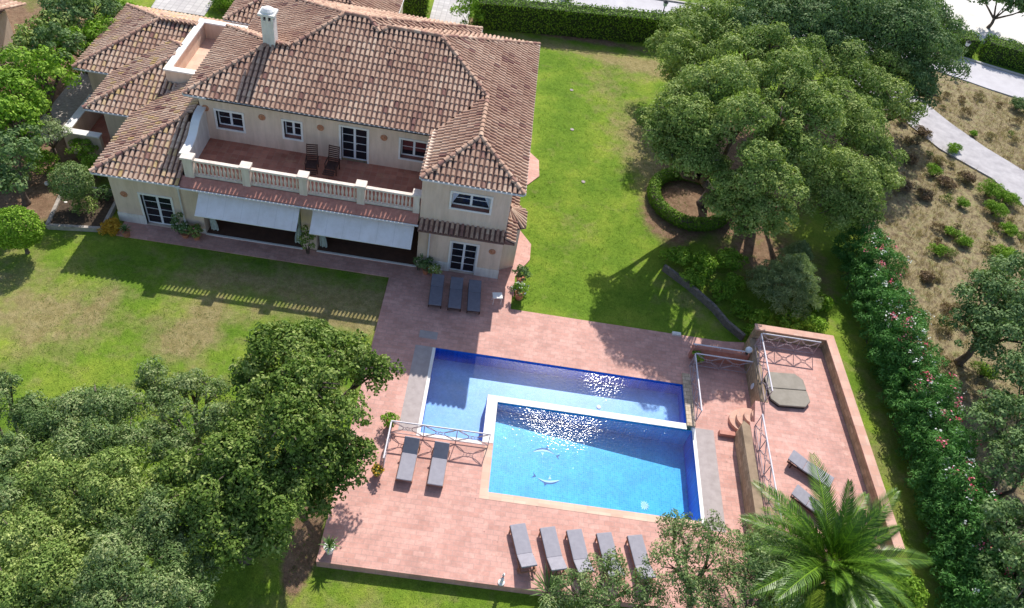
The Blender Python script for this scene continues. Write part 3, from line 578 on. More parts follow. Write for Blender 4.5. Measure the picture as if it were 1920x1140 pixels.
railing('railing', 'railing across the back of the middle terrace in front of low wall', (11.05, 23.9), (13.8, 23.9), 0)
railing('railing', 'railing on top of the stone wall left of the hot tub', (13.97, 21.5), (13.97, 24.85), ZT)
railing('railing', 'railing behind the hot tub beside the outer parapet', (14.05, 24.9), (16.9, 24.9), ZT, n=3)
railing('railing', 'long railing on the stone wall below the curved steps', (13.3, 15.1), (13.3, 20.1), ZT)

# ================================================================== FURNITURE
def make_lounger(back=25, mat='cushion', legs='teak'):
    """length along +Y, head at +Y, origin at its centre on the floor"""
    t = empty('sun_lounger')
    f = MB()
    for s in (-.3, .3): f.box(s - .022, s + .022, -.95, .95, .22, .29)
    for y in (-.93, -.3, .3, .91): f.box(-.28, .28, y, y + .04, .23, .275)
    f.build('frame', M[legs], t)
    for sx in (-.3, .3):
        for sy in (-.82, .72): MB().box(sx - .025, sx + .025, sy - .03, sy + .03, 0, .22).build('leg', M[legs], t)
    hy = .28
    s = MB(); s.box(-.31, .31, -.96, hy - .01, .292, .365); s.build('seat_cushion', M[mat], t, bevel=.025)
    a = math.radians(back); b = MB(); l = .70; ca, sa = math.cos(a), math.sin(a)
    V = []
    for (yy, zz) in ((0, 0), (l, 0), (l, .073), (0, .073)): V.append((yy * ca - zz * sa + hy + .01, .292 + yy * sa + zz * ca))
    b.add([(-.31, y, z) for y, z in V] + [(.31, y, z) for y, z in V], [(0, 1, 2, 3), (7, 6, 5, 4), (0, 4, 5, 1), (1, 5, 6, 2), (2, 6, 7, 3), (3, 7, 4, 0)])
    b.build('backrest_cushion', M[mat], t, bevel=.02)
    if back > 5:
        k = MB(); 
        for sx in (-.26, .26): k.tube([(sx, hy + .55 * ca, .285 + .55 * sa), (sx, .78, .24)], .014, 5)
        k.build('backrest_prop', M[legs], t)
    wh = MB()
    for sx in (-.345, .345):
        ring = [(sx, .78 + .085 * math.cos(q * PI / 6), .09 + .085 * math.sin(q * PI / 6)) for q in range(13)]
        wh.tube(ring, .018, 5, cap=False)
    if legs == 'teak': wh.build('wheel', M[legs], t)
    return t
def place(o, x, y, rz, label, group=None, z=0):
    o.location = (x, y, z); o.rotation_euler = (0, 0, math.radians(rz)); tag(o, label, 'sun lounger', group)
L0 = make_lounger(14, 'cushion', 'darkwood')
gA = 'dark loungers in the shade of the house'
place(L0, -1.63, 25.95, 3, 'dark grey lounger in the house shade nearest the potted plants', gA)
o = copy_tree(L0); place(o, -.68, 25.95, 3, 'middle one of three dark grey loungers in the house shade', gA)
o = copy_tree(L0); place(o, .24, 25.95, 4, 'dark grey lounger in the house shade nearest the small white table', gA)
L1 = make_lounger(44, 'cushion2')
gB = 'loungers behind the pool railing'
place(L1, -1.44, 16.45, -1.5, 'grey lounger with raised dark head below the railing, nearer the potted flowers', gB)
o = copy_tree(L1); place(o, -.2, 16.42, -1.0, 'grey lounger with raised dark head between its twin and the pool coping', gB)
L2 = make_lounger(26, 'cushion2')
gC = 'row of grey loungers at the front deck edge'
labs = ['grey teak lounger at the front edge nearest the white garden statue', 'second grey lounger from the statue in the front row', 'middle grey lounger of the five in the front row', 'grey lounger in the front row half hidden by olive leaves, second from the right', 'grey lounger at the right end of the front row under the olive branches']
for i, (hx, hy_, fx, fy, lab) in enumerate(zip((972, 1028, 1078, 1134, 1192), (990, 996, 1001, 1007, 1012), (990, 1046, 1096, 1153, 1212), (1062, 1068, 1072, 1078, 1082), labs)):
    a_ = G(hx, hy_, .33); b_ = G(fx, fy, .4); c_ = (a_ + b_) / 2; ang = math.degrees(math.atan2(-(b_[0] - a_[0]), (b_[1] - a_[1])))
    o = L2 if i == 0 else copy_tree(L2); place(o, c_[0], c_[1], ang, lab, gC)
o = make_lounger(8, 'cushion2', 'darkwood'); a_ = G(1490, 860, ZT + .33); b_ = G(1551, 900, ZT + .33); c_ = (a_ + b_) / 2
place(o, c_[0], c_[1], math.degrees(math.atan2(-(a_[0] - b_[0]), a_[1] - b_[1])), 'lone grey lounger standing on the raised spa terrace near the palm', z=ZT)
o = make_lounger(8, 'cushion2', 'darkwood'); a_ = G(1500, 928, ZT + .33); b_ = G(1556, 968, ZT + .33); c_ = (a_ + b_) / 2
place(o, c_[0], c_[1], math.degrees(math.atan2(-(a_[0] - b_[0]), a_[1] - b_[1])), 'grey lounger on the spa terrace mostly hidden under the palm fronds', z=ZT)
# small white table by the house corner
tb = empty('side_table', (1.36, 26.1, 0), rz=.2, label='small white side table near the corner of the house', cat='table')
MB().box(-.24, .24, -.2, .2, .48, .51).build('table_top', M['white'], tb, bevel=.008)
for sx in (-.2, .2):
    for sy in (-.16, .16): MB().tube([(sx, sy, 0), (sx * .9, sy * .9, .48)], .015, 6).build('leg', M['white'], tb)

def pot_profile(r, h): return [(r * .68, 0), (r * .85, h * .5), (r * .95, h * .85), (r * 1.05, h * .87), (r * 1.05, h), (r * .92, h), (r * .88, h * .9), (0.01, h * .9)]
def potted(label, x, y, r, h, mat, pr=.3, potmat='terracotta', ph=None, z=0, leaf=.07, flower=None, spiky=False, group=None):
    t = empty('potted_plant', (x, y, z), label=label, cat='potted plant', group=group)
    MB().lathe(pot_profile(r, h), 0, 0, 16).build('pot', M[potmat], t, smooth=False)
    ph = ph or pr
    if spiky:
        V = []; Fq = []; n = 22 if pr < .7 else 46
        for k in range(n):
            a = 2.4 * k; el = .35 + 1.0 * (k / n); d = Vector((math.cos(a) * math.cos(el), math.sin(a) * math.cos(el), math.sin(el))); s_ = Vector((-math.sin(a), math.cos(a), 0)) * .03
            b0 = Vector((0, 0, h)); m_ = b0 + d * pr * .6 + Vector((0, 0, .05)); e = b0 + d * pr * 1.15 - Vector((0, 0, .06 * (1 - k / n)))
            q = len(V); V += [b0 - s_ * .5, b0 + s_ * .5, m_ + s_, m_ - s_, e]; Fq += [(q, q + 1, q + 2, q + 3), (q + 3, q + 2, q + 4)]
        me = rawmesh('foliage', V, Fq, tint=np.array([.4, .55] * n)); link('foliage', me, M[mat], t)
    else:
        P, Nn, T = crown_points([(0, 0, h + ph * .45, pr)], leaf, 1.5, .42, ph / pr, -.2)
        P[:, 2] = np.maximum(P[:, 2], h * .6)
        link('foliage', leafset(P, Nn, leaf * .75, .5, T, 'foliage'), M[mat], t)
        if flower:
            k = rng.choice(len(P), size=flower[1]); link('flowers', leafset(P[k] + unit(len(k)) * .02 + [0, 0, .04], unit(len(k)), .05, .8, rng.random(len(k)), 'flowers'), M[flower[0]], t)
    return t
potted('spiky agave in a white urn at the front left deck corner', -3.68, 12.35, .2, .42, 'darkleaf', .42, 'white', spiky=True)
potted('terracotta pot of orange flowers at the end of the short railing', -2.58, 15.75, .17, .26, 'oak', .24, flower=('yellow', 90))
potted('lime green plant in a terracotta pot at the railing corner', -2.5, 18.1, .17, .3, 'bright', .34)
potted('dark leafy pot on the lawn edge, the one nearer the house', 2.42, 27.75, .22, .35, 'darkleaf', .4)
potted('variegated plant in a red pot at the lawn edge beside the deck corner', 2.45, 26.6, .24, .4, 'bright', .36, flower=('whiteflower', 70))
potted('small plant in a pot on the stone wall behind middle terrace railing', 11.35, 24.15, .16, .25, 'bright', .3)

# small statue and lamp posts
sx, sy = 2.78, 12.02
stt = empty('garden_statue', (sx, sy, 0), label='slim white bird statue at the front edge of the deck', cat='statue')
MB().lathe([(.13, 0), (.13, .05), (.06, .08), (.05, .22), (.08, .25)], 0, 0, 12).build('pedestal', M['white'], stt)
MB().tube([(0, -.12, .30), (0, 0, .36), (.02, .1, .46), (.02, .10, .60), (.02, .04, .70), (.02, -.06, .71)], [.02, .085, .06, .03, .035, .008], 10).build('figure', M['white'], stt, smooth=True)
def lamppost(label, x, y, h, mat='blackiron'):
    t = empty('street_lamp', (x, y, 0), label=label, cat='street lamp')
    MB().lathe([(.10, 0), (.10, .12), (.05, .2), (.035, h - .1), (.05, h)], 0, 0, 10).build('post', M[mat], t)
    MB().lathe([(.06, h), (.14, h + .04), (.19, h + .3), (.17, h + .31)], 0, 0, 8).build('lantern', M['globe'], t)
    MB().lathe([(.22, h + .31), (.08, h + .42), (.02, h + .48)], 0, 0, 8).build('lantern_cap', M[mat], t)
lamppost('black lantern street lamp on the road behind the clipped hedge', 11.3, 57.2, 2.0)
lamppost('black lantern street lamp at the road edge right of the big oaks', 36.1, 59.6, 2.0)
# marker post on the track

# ================================================================== HOUSE
villa = empty('villa', (0, 0, 0), label='large pink cream villa with clay tiled hip roofs and a balustraded terrace', cat='house')
EZ = 6.1; SL = 0.45
# blocks: (x0, x1, y0, y1, eave z, slope)
B_up = [(-13.5, -1.65, 30.55, 41.25, EZ, SL), (-11.0, 1.72, 30.55, 40.6, EZ, SL), (-2.9, 1.72, 27.2, 40.0, EZ, SL),
        (-16, -6.9, 40.2, 49.5, 4.6, .4), (-14.55, -1, 30.55, 36.95, EZ, SL)]
B_lo = [(-18.1, -8.0, 27.35, 41, 3.25, SL), (-20.5, -8.0, 32.0, 40, 3.2, SL), (-22.5, -9.0, 35.3, 42.3, 3.2, SL)]
blocks = B_up + B_lo
def bz(b, x, y):
    return min(b[4] + b[5] * (x - b[0]), b[4] + b[5] * (b[1] - x), b[4] + b[5] * (y - b[2]), b[4] + b[5] * (b[3] - y))
def inb(b, x, y, e=0.0): return b[0] - e <= x <= b[1] + e and b[2] - e <= y <= b[3] + e
def covered(i, x, y, z, tol=0.004):
    for j, b in enumerate(blocks):
        if j != i and inb(b, x, y) and bz(b, x, y) > z + (tol if j > i else -0.004): return True
    return False
def hipcovered(i, x, y, z):
    return any(j != i and inb(b, x, y) and bz(b, x, y) > z - .03 for j, b in enumerate(blocks))
def lowclip(x, y):   # the low roofs stop at the balcony parapet, at the upper walls and round the roof terrace
    if x > -14.12 and y > 27.2: return True
    if x > -13.95: return True
    if -17.0 < x and 34.05 < y < 39.45: return True
    return False
def upclip(b, x, y):
    return False
PITCH, CRS = 0.235, 0.37
def roof_mesh(idx):
    b = blocks[idx]; low = idx >= len(B_up); s = b[5]; cs = 1 / math.sqrt(1 + s * s); tv, tf, tt = [], [], []; pv, pf = [], []
    sides = [((b[0], b[2]), (1, 0), (0, 1), b[1] - b[0], b[3] - b[2]), ((b[1], b[2]), (0, 1), (-1, 0), b[3] - b[2], b[1] - b[0]),
             ((b[1], b[3]), (-1, 0), (0, -1), b[1] - b[0], b[3] - b[2]), ((b[0], b[3]), (0, -1), (1, 0), b[3] - b[2], b[1] - b[0])]
    rr = random.Random(idx * 77 + 5)
    SEG = 6
    for (o, u, v, W, D) in sides:
        pu = PITCH; w0 = o[0] * u[0] + o[1] * u[1]; off = (-w0 / PITCH) % 1 * PITCH - PITCH; nu = int(W / PITCH) + 2; du = CRS * cs; nv = int(D / 2 / du) + 1
        coltint = [rr.gauss(0, .05) for _ in range(nu)]
        for i in range(nu):
            for k in range(nv):
                uu = off + (i + .5) * pu; vv = (k + .5) * du
                if uu < 0 or uu > W or vv > uu + .1 or vv > W - uu + .1 or vv > D / 2 + .12: continue
                x = o[0] + u[0] * uu + v[0] * vv; y = o[1] + u[1] * uu + v[1] * vv; z = b[4] + s * vv
                if not inb(b, x, y): continue
                if bz(b, x, y) < z - .004 and any(j != idx and inb(bb_, x, y) and bz(bb_, x, y) > z - .05 for j, bb_ in enumerate(blocks)): continue
                if covered(idx, x, y, z): continue
                if low and lowclip(x, y): continue
                pan = len(pv); h0, h1 = uu - pu / 2, uu + pu / 2; v0, v1 = k * du, (k + 1) * du
                for (a_, c_) in ((h0, v0), (h1, v0), (h1, v1), (h0, v1)):
                    pv.append((o[0] + u[0] * a_ + v[0] * c_, o[1] + u[1] * a_ + v[1] * c_, b[4] + s * c_ - .02))
                pf.append((pan, pan + 1, pan + 2, pan + 3))
                jx, jr = rr.uniform(-.012, .012), rr.uniform(-.006, .006)
                q0 = len(tv); r0, r1 = .085 + jr, .070 + jr
                for (vv_, rad, lift) in ((v0 - .05, r0, .035), (v1, r1, .008)):
                    for g in range(SEG + 1):
                        th = PI * g / SEG; uu_ = uu + jx + math.cos(th) * rad; hh = math.sin(th) * rad * 1.05 + lift
                        tv.append((o[0] + u[0] * uu_ + v[0] * (vv_ - hh * s * cs), o[1] + u[1] * uu_ + v[1] * (vv_ - hh * s * cs), b[4] + s * vv_ + hh * cs))
                tint = min(1, max(0, rr.gauss(.66 if low else .57, .07) + coltint[i] * .5 + .13 * math.sin(x * 1.3 + 2 * math.sin(y * .7)) * math.cos(y * 1.1 + idx)))
                if rr.random() < .035: tint = rr.uniform(.1, .3)
                if low and rr.random() < .16: tint = rr.uniform(.93, 1.0)
                if not low and tint > .92: tint = .9
                for g in range(SEG): tf.append((q0 + g, q0 + g + 1, q0 + SEG + 2 + g, q0 + SEG + 1 + g)); tt.append(tint)
    r_ = None
    me = rawmesh('roof', tv, np.array(tf), tint=tt); r_ = link('roof', me, M['tile'], villa)
    link('pan_tiles', rawmesh('pan_tiles', pv, np.array(pf)), M['pan'], r_)
    # hip and ridge tiles
    W, D = b[1] - b[0], b[3] - b[2]; hlf = min(W, D) / 2; zt = b[4] + s * hlf
    c0, c1 = ((b[0] + hlf, b[2] + hlf), (b[1] - hlf, b[3] - hlf))
    if W < D: A_, B_ = (b[0] + hlf, b[2] + hlf), (b[0] + hlf, b[3] - hlf)
    else: A_, B_ = (b[0] + hlf, b[2] + hlf), (b[1] - hlf, b[2] + hlf)
    lines = [((b[0], b[2], b[4]), (*A_, zt)), ((b[1], b[3], b[4]), (*B_, zt)), ((*A_, zt), (*B_, zt))]
    if W < D: lines += [((b[1], b[2], b[4]), (*A_, zt)), ((b[0], b[3], b[4]), (*B_, zt))]
    else: lines += [((b[0], b[3], b[4]), (*A_, zt)), ((b[1], b[2], b[4]), (*B_, zt))]
    hv, hf, ht = [], [], []
    for p, q in lines:
        p, q = Vector(p), Vector(q); L = (q - p).length
        if L < .3: continue
        d = (q - p) / L; n = max(1, int(L / .33)); a = d.cross(Vector((0, 0, 1))).normalized(); up = a.cross(d).normalized()
        for k in range(n):
            c_ = p + d * L * (k + .5) / n
            if hipcovered(idx, c_.x, c_.y, c_.z): continue
            if low and lowclip(c_.x, c_.y): continue
            q0 = len(hv)
            for (e, rad, lf) in ((p + d * (L * k / n - .04), .125, .05), (p + d * (L * (k + 1) / n), .105, .03)):
                for g in range(SEG + 1):
                    th = PI * g / SEG; hv.append(e + a * math.cos(th) * rad + up * (math.sin(th) * rad + lf - .01))
            tn = min(.85, max(0.1, rr.gauss(.45, .15)))
            for g in range(SEG): hf.append((q0 + g, q0 + g + 1, q0 + SEG + 2 + g, q0 + SEG + 1 + g)); ht.append(tn)
    if hf: link('ridge_tiles', rawmesh('ridge_tiles', [tuple(v) for v in hv], np.array(hf), tint=ht), M['tile'], r_)
    # gutters: only where the eave is free
    gm = MB(); cs_ = [(b[0], b[2]), (b[1], b[2]), (b[1], b[3]), (b[0], b[3])]
    for e in range(4):
        P0, P1 = Vector((*cs_[e], b[4])), Vector((*cs_[(e + 1) % 4], b[4])); L = (P1 - P0).length; n = int(L / .5); start = None
        outv = (P1 - P0).cross(Vector((0, 0, 1))).normalized() * .05
        for k in range(n + 1):
            c_ = P0.lerp(P1, (k + .5) / n) if k < n else None
            ok_ = c_ is not None and not covered(idx, c_.x, c_.y, c_.z, .05) and not (low and lowclip(c_.x, c_.y))
            if ok_ and start is None: start = P0.lerp(P1, k / n)
            if not ok_ and start is not None:
                end = P0.lerp(P1, k / n); gm.tube([start + outv - Vector((0, 0, .05)), end + outv - Vector((0, 0, .05))], .055, 6); start = None
    if gm.v: gm.build('gutter', M['gutter'], r_)
for i in range(len(blocks)): roof_mesh(i)

def part(mb, name, mats, parent=villa, **kw): return mb.build(name, mats, parent, **kw)
# --- solid bodies (kept behind the openings)
wm = MB()
def wall_s(x0, x1, z0, z1, y, th, holes):
    """south facing wall at y..y+th with rectangular holes (x0,x1,z0,z1)"""
    cur = x0
    for (a, b_, c_, d) in sorted(holes):
        if a > cur: wm.box(cur, a, y, y + th, z0, z1)
        if c_ > z0: wm.box(a, b_, y, y + th, z0, c_)
        if d < z1: wm.box(a, b_, y, y + th, d, z1)
        cur = b_
    if cur < x1: wm.box(cur, x1, y, y + th, z0, z1)
BD = .10
def hole(x0, x1, z0, z1, door=False): return (x0 + BD, x1 - BD, z0 + (0 if door else BD), z1 - BD)
win_up = [(-13.46, -12.02, 4.05, 5.22), (-10.22, -9.2, 4.1, 5.26), (-4.53, -3.05, 4.0, 5.3)]
door_up = (-7.45, -5.97, 3.4, 5.47)
win_t = (-1.58, .42, 4.12, 5.22); door_t = (-1.34, .14, 0.02, 2.12); door_l = (-16.42, -14.78, 0.02, 2.06)
wall_s(-14.1, -2.9, 3.4, EZ + .12, 31.0, .3, [hole(*w_) for w_ in win_up] + [hole(*door_up, True)])
wall_s(-2.9, 1.25, 3.05, EZ + .12, 27.75, .3, [hole(*win_t)]); wall_s(-2.9, 1.25, 0, 3.05, 27.75, .3, [hole(*door_t, True)])
wall_s(-17.65, -14.2, 0, 3.3, 27.75, .3, [hole(*door_l, True)])
wm.box(-14.1, -2.9, 31.34, 36.5, 3.3, EZ + .12); wm.box(-13.1, 1.25, 31.36, 40.1, 0.0, EZ + .11)
wm.box(-2.898, 1.248, 28.1, 31.36, 0.0, EZ + .11)
wm.box(-13.1, -2.05, 36.5, 40.75, 0, EZ + .1); wm.box(-15.6, -7.3, 40.6, 49.1, 0, 4.62)
wm.box(-17.648, -14.2, 28.1, 31.9, 0, 3.28); wm.box(-17.648, -13.3, 31.9, 40, 0, 3.27)
wm.box(-20.1, -17.66, 32.85, 39.6, 0, 3.22); wm.box(-22.1, -17.7, 35.75, 41.9, 0, 3.21)
wm.box(-14.2, -13.42, 27.75, 28.4, 0, 3.02)      # left pier
wm.box(-8.62, -7.92, 27.76, 28.3, 0, 3.02)       # middle column
wm.box(-14.2, -2.9, 27.77, 28.3, 3.02, 3.2)      # beam
wm.box(-14.2, -13.42, 28.4, 31.3, 0, 3.02)
part(wm, 'wall', M['wall'])
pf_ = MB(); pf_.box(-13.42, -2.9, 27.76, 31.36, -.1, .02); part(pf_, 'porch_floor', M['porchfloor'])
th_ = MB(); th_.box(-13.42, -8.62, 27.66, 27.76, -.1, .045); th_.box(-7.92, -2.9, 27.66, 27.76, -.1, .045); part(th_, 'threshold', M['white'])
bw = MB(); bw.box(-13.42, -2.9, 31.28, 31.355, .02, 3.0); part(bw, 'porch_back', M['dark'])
for bx in ((.14, 1.252, 27.72, 27.752, 0, .58), (-2.92, -1.34, 27.72, 27.752, 0, .58), (1.252, 1.28, 27.72, 31, 0, .58), (-17.652, -16.42, 27.72, 27.752, 0, .55), (-14.78, -13.42, 27.72, 27.752, 0, .30), (-17.68, -17.652, 27.72, 31.9, 0, .55)):
    pl_ = MB(); pl_.box(*bx); part(pl_, 'plinth', M['whitewall'])
# balcony: floor, ledge of tiles over the porch
bf = MB(); bf.box(-14.05, -2.9, 27.9, 31.0, 3.2, 3.4); part(bf, 'balcony_floor', M['balconyfloor'])
lg = MB(); lg.add([(-14.25, 27.9, 3.43), (-2.95, 27.9, 3.43), (-2.95, 27.38, 3.19), (-14.25, 27.38, 3.19), (-14.25, 27.9, 3.25), (-2.95, 27.9, 3.25), (-2.95, 27.38, 3.08), (-14.25, 27.38, 3.08)],
     [(3, 2, 1, 0), (4, 5, 6, 7), (2, 3, 7, 6), (0, 4, 7, 3), (1, 2, 6, 5)]); part(lg, 'balcony_ledge', M['ledge'])
gt = MB(); gt.tube([(-14.25, 27.33, 3.1), (-2.9, 27.33, 3.1)], .05, 6); part(gt, 'gutter', M['gutter'])
# tiled skirt between the storeys of the tower
def skirt(p, q, out, z, dpt=.6, s=.42, name='skirt_roof'):
    p, q, out = Vector((*p, 0)), Vector((*q, 0)), Vector((*out, 0)); L = (q - p).length; d = (q - p) / L; n = int(L / PITCH); V = []; Fq = []; tt = []; pv = MB()
    for i in range(n):
        for k in range(2):
            u = (i + .5) * L / n; q0 = len(V); tn = min(.9, max(.1, random.gauss(.5, .17)))
            for (w_, rad, lf) in ((dpt * (1 - k * .5) + .04, .085, .04), (dpt * (.5 - k * .5), .07, .01)):
                for g in range(7):
                    th = PI * g / 6; c_ = p + d * (u + math.cos(th) * rad) + out * w_; V.append((c_.x, c_.y, z + s * (dpt - w_) + math.sin(th) * rad + lf))
            for g in range(6): Fq.append((q0 + g, q0 + g + 1, q0 + 8 + g, q0 + 7 + g)); tt.append(tn)
    o = link(name, rawmesh(name, V, np.array(Fq), tint=tt), M['tile'], villa)
    a0, a1 = p + out * dpt, q + out * dpt
    pv.add([(p.x, p.y, z + s * dpt - .02), (q.x, q.y, z + s * dpt - .02), (a1.x, a1.y, z - .02), (a0.x, a0.y, z - .02), (a0.x, a0.y, z - .09), (a1.x, a1.y, z - .09), (q.x, q.y, z - .09), (p.x, p.y, z - .09)], [(3, 2, 1, 0), (2, 3, 4, 5), (4, 7, 6, 5), (0, 7, 4, 3), (1, 2, 5, 6)])
    pv.build('pan_tiles', M['pan'], o)
skirt((-2.9, 27.74), (1.26, 27.74), (0, -1), 3.0); skirt((1.26, 27.2), (1.26, 31.2), (1, 0), 3.0, .5)
# bay windows of the ground floor on the lawn side, with little tiled roofs
def bay(y0, y1, dx):
    b_ = MB(); poly = [(1.25, y0), (1.25 + dx, y0 + dx * .6), (1.25 + dx, y1 - dx * .6), (1.25, y1)]; b_.prism(poly, 0, 2.75); o = part(b_, 'bay', M['wall'])
    V = []; tt = []; Fq = []; ap = Vector((1.25, (y0 + y1) / 2, 3.45)); pts = [Vector((1.25, y0 - .25, 2.9)), Vector((1.25 + dx + .25, y0 + dx * .6 - .12, 2.8)), Vector((1.25 + dx + .25, y1 - dx * .6 + .12, 2.8)), Vector((1.25, y1 + .25, 2.9))]
    for p, q in zip(pts[:-1], pts[1:]):
        n = max(2, int((q - p).length / .24))
        for i in range(n):
            c_ = p.lerp(q, (i + .5) / n); d = (q - p).normalized(); q0 = len(V); top_ = c_.lerp(ap, .85); tn = random.uniform(.3, .85)
            for (e, rad) in ((c_, .085), (top_, .05)):
                for g in range(7): th = PI * g / 6; V.append(tuple(e + d * math.cos(th) * rad + Vector((0, 0, math.sin(th) * rad + .03))))
            for g in range(6): Fq.append((q0 + g, q0 + g + 1, q0 + 8 + g, q0 + 7 + g)); tt.append(tn)
    r_ = link('bay_roof', rawmesh('bay_roof', V, np.array(Fq), tint=tt), M['tile'], o)
    mb = MB(); mb.add([tuple(p) for p in pts] + [tuple(ap)], [(0, 1, 4), (1, 2, 4), (2, 3, 4), (3, 2, 1, 0)]); mb.build('pan_tiles', M['pan'], r_)
bay(28.35, 30.3, .75); bay(35.3, 37.4, .6)

# windows ---------------------------------------------------------
def window(x0, x1, z0, z1, y, rec=.26, door=False, panel=None, name='window'):
    a, b_, c_, d = hole(x0, x1, z0, z1, door)
    s = MB(); s.box(x0, a, y - .035, y + rec, z0, z1); s.box(b_, x1, y - .035, y + rec, z0, z1); s.box(a, b_, y - .035, y + rec, d, z1)
    if not door: s.box(a, b_, y - .035, y + .012, z0, c_)
    root = s.build(name, M['white'], villa)
    if not door:
        k = MB(); k.add([(a, y + .012, c_ + .0), (b_, y + .012, c_), (b_, y + rec, c_ + .06), (a, y + rec, c_ + .06), (a, y + .012, c_ - .09), (b_, y + .012, c_ - .09), (b_, y + rec, c_ - .09), (a, y + rec, c_ - .09)], [(0, 1, 2, 3), (1, 0, 4, 5), (3, 2, 6, 7)])
        k.build('sill', M['sill'], root); c2 = c_ + .05
    else: c2 = c_ + .02
    f = MB(); t_ = .055; mx = (a + b_) / 2; yy = y + rec - .06
    f.box(a, b_, yy, yy + .05, c2, c2 + .07); f.box(a, b_, yy, yy + .05, d - .06, d)
    for xx in (a, mx - t_, b_ - t_ * 1.1): f.box(xx, xx + (t_ * 1.1 if xx != mx - t_ else 2 * t_), yy - .002, yy + .052, c2 + .0, d)
    nb = 4 if door else 2
    for i in range(1, nb):
        zz = c2 + .07 + (d - .06 - c2 - .07) * i / nb; f.box(a + t_, mx - t_, yy + .01, yy + .04, zz - .014, zz + .014); f.box(mx + t_, b_ - t_, yy + .01, yy + .04, zz - .014, zz + .014)
    f.build('frame', M['frame'], root)
    for (u0, u1) in ((a + t_ * .8, mx - t_ * .8), (mx + t_ * .8, b_ - t_ * .8)):
        g = MB(); g.box(u0, u1, yy + .02, yy + .03, c2 + .03, d - .03); g.build('pane', M['glass'], root)
    if panel == 'blue':
        g = MB(); w_ = (b_ - a) / 2
        g.add([(a + .06, yy + .005, d - .07), (a + .36, yy + .005, d - .07), (a + .06, yy + .005, c2 + .14)], [(0, 2, 1)]); g.build('curtain', M['bluecurtain'], root); g = MB(); g.add([(b_ - .06, yy + .005, d - .07), (b_ - .36, yy + .005, d - .07), (b_ - .06, yy + .005, c2 + .14)], [(0, 1, 2)])
        g.build('curtain', M['bluecurtain'], root)
    if panel == 'red':
        for (u0, u1) in ((a + .08, mx - .07), (mx + .07, b_ - .08)): g = MB(); g.box(u0, u1, yy + .012, yy + .018, c2 + .32, d - .08); g.build('curtain', M['redcurtain'], root)
    if door:
        g = MB(); g.tube([(mx + .03, yy - .03, c2 + .95), (mx + .13, yy - .03, c2 + .95)], .014, 6); g.build('handle', M['gutter'], root)
    return root
window(*win_up[0], 31.0); window(*win_up[1], 31.0); window(*win_up[2], 31.0, panel='red'); window(*door_up, 31.0, .2, True, name='balcony_door')
window(*win_t, 27.75, panel='blue'); window(*door_t, 27.75, .16, True, name='garden_door'); window(*door_l, 27.75, .2, True, name='garden_door')
# ornaments
def ornament(x, z, y, r=.17, vert=True):
    o = MB(); n = 16
    prof = [(r, 0), (r, .03), (r * .82, .05), (r * .7, .025), (r * .45, .025), (r * .3, .06), (0.01, .07)]
    V = [(x + a * math.cos(2 * PI * k / n), y - dd, z + a * math.sin(2 * PI * k / n)) for a, dd in prof for k in range(n)]
    o.add(V, [(i * n + k, i * n + (k + 1) % n, (i + 1) * n + (k + 1) % n, (i + 1) * n + k) for i in range(len(prof) - 1) for k in range(n)], 0); part(o, 'wall_ornament', M['orn'])
for x, z, y in ((-13.85, 5.15, 31), (-11.15, 5.15, 31), (-8.34, 5.1, 31), (-5.26, 5.12, 31), (-17.1, 1.8, 27.75), (.78, 1.8, 27.75), (-21.3, 1.9, 35.75)): ornament(x, z, y)
# downpipes
for x, y, z1 in ((-14.35, 27.66, 3.1), (-2.35, 27.66, 2.95), (-2.98, 27.9, 3.9)): 
    o = MB(); o.tube([(x, y, .05 if z1 < 3.5 else 3.42), (x, y, z1)], .045, 8); part(o, 'downpipe', M['gutter'])
# balustrade with five piers
bal = MB(); bal.box(-13.78, -3.0, 27.93, 28.13, 4.28, 4.38); bal.box(-13.78, -3.0, 27.95, 28.11, 3.42, 3.56); bal = part(bal, 'balustrade', M['cream'], bevel=.012)
piers = [-13.75, -11.1, -8.45, -5.75, -3.12]
for i, x in enumerate(piers):
    w_ = .27 if 0 < i < 4 else (.34 if i == 0 else .2); o = MB(); o.box(x - w_ / 2 - .05, x + w_ / 2 + .05, 27.85, 28.21, 3.36, 4.42); o.box(x - w_ / 2 - .12, x + w_ / 2 + .12, 27.78, 28.28, 4.422, 4.55); o.build('pier', M['cream'], bal, bevel=.015)
bp0 = [(.035, 3.56), (.05, 3.6), (.04, 3.65), (.062, 3.78), (.07, 3.86), (.045, 4.0), (.03, 4.12), (.045, 4.2), (.045, 4.28)]
first = None
for a_, b_ in zip(piers[:-1], piers[1:]):
    n = 12
    for k in range(n):
        x = a_ + .32 + (b_ - a_ - .64) * k / (n - 1)
        if first is None:
            first = MB().lathe(bp0, 0, 0, 8).build('baluster', M['cream'], bal, smooth=True); first.location = (x, 28.03, 0)
        else:
            c_ = first.copy(); col.objects.link(c_); c_.parent = bal; c_.location = (x, 28.03, 0)
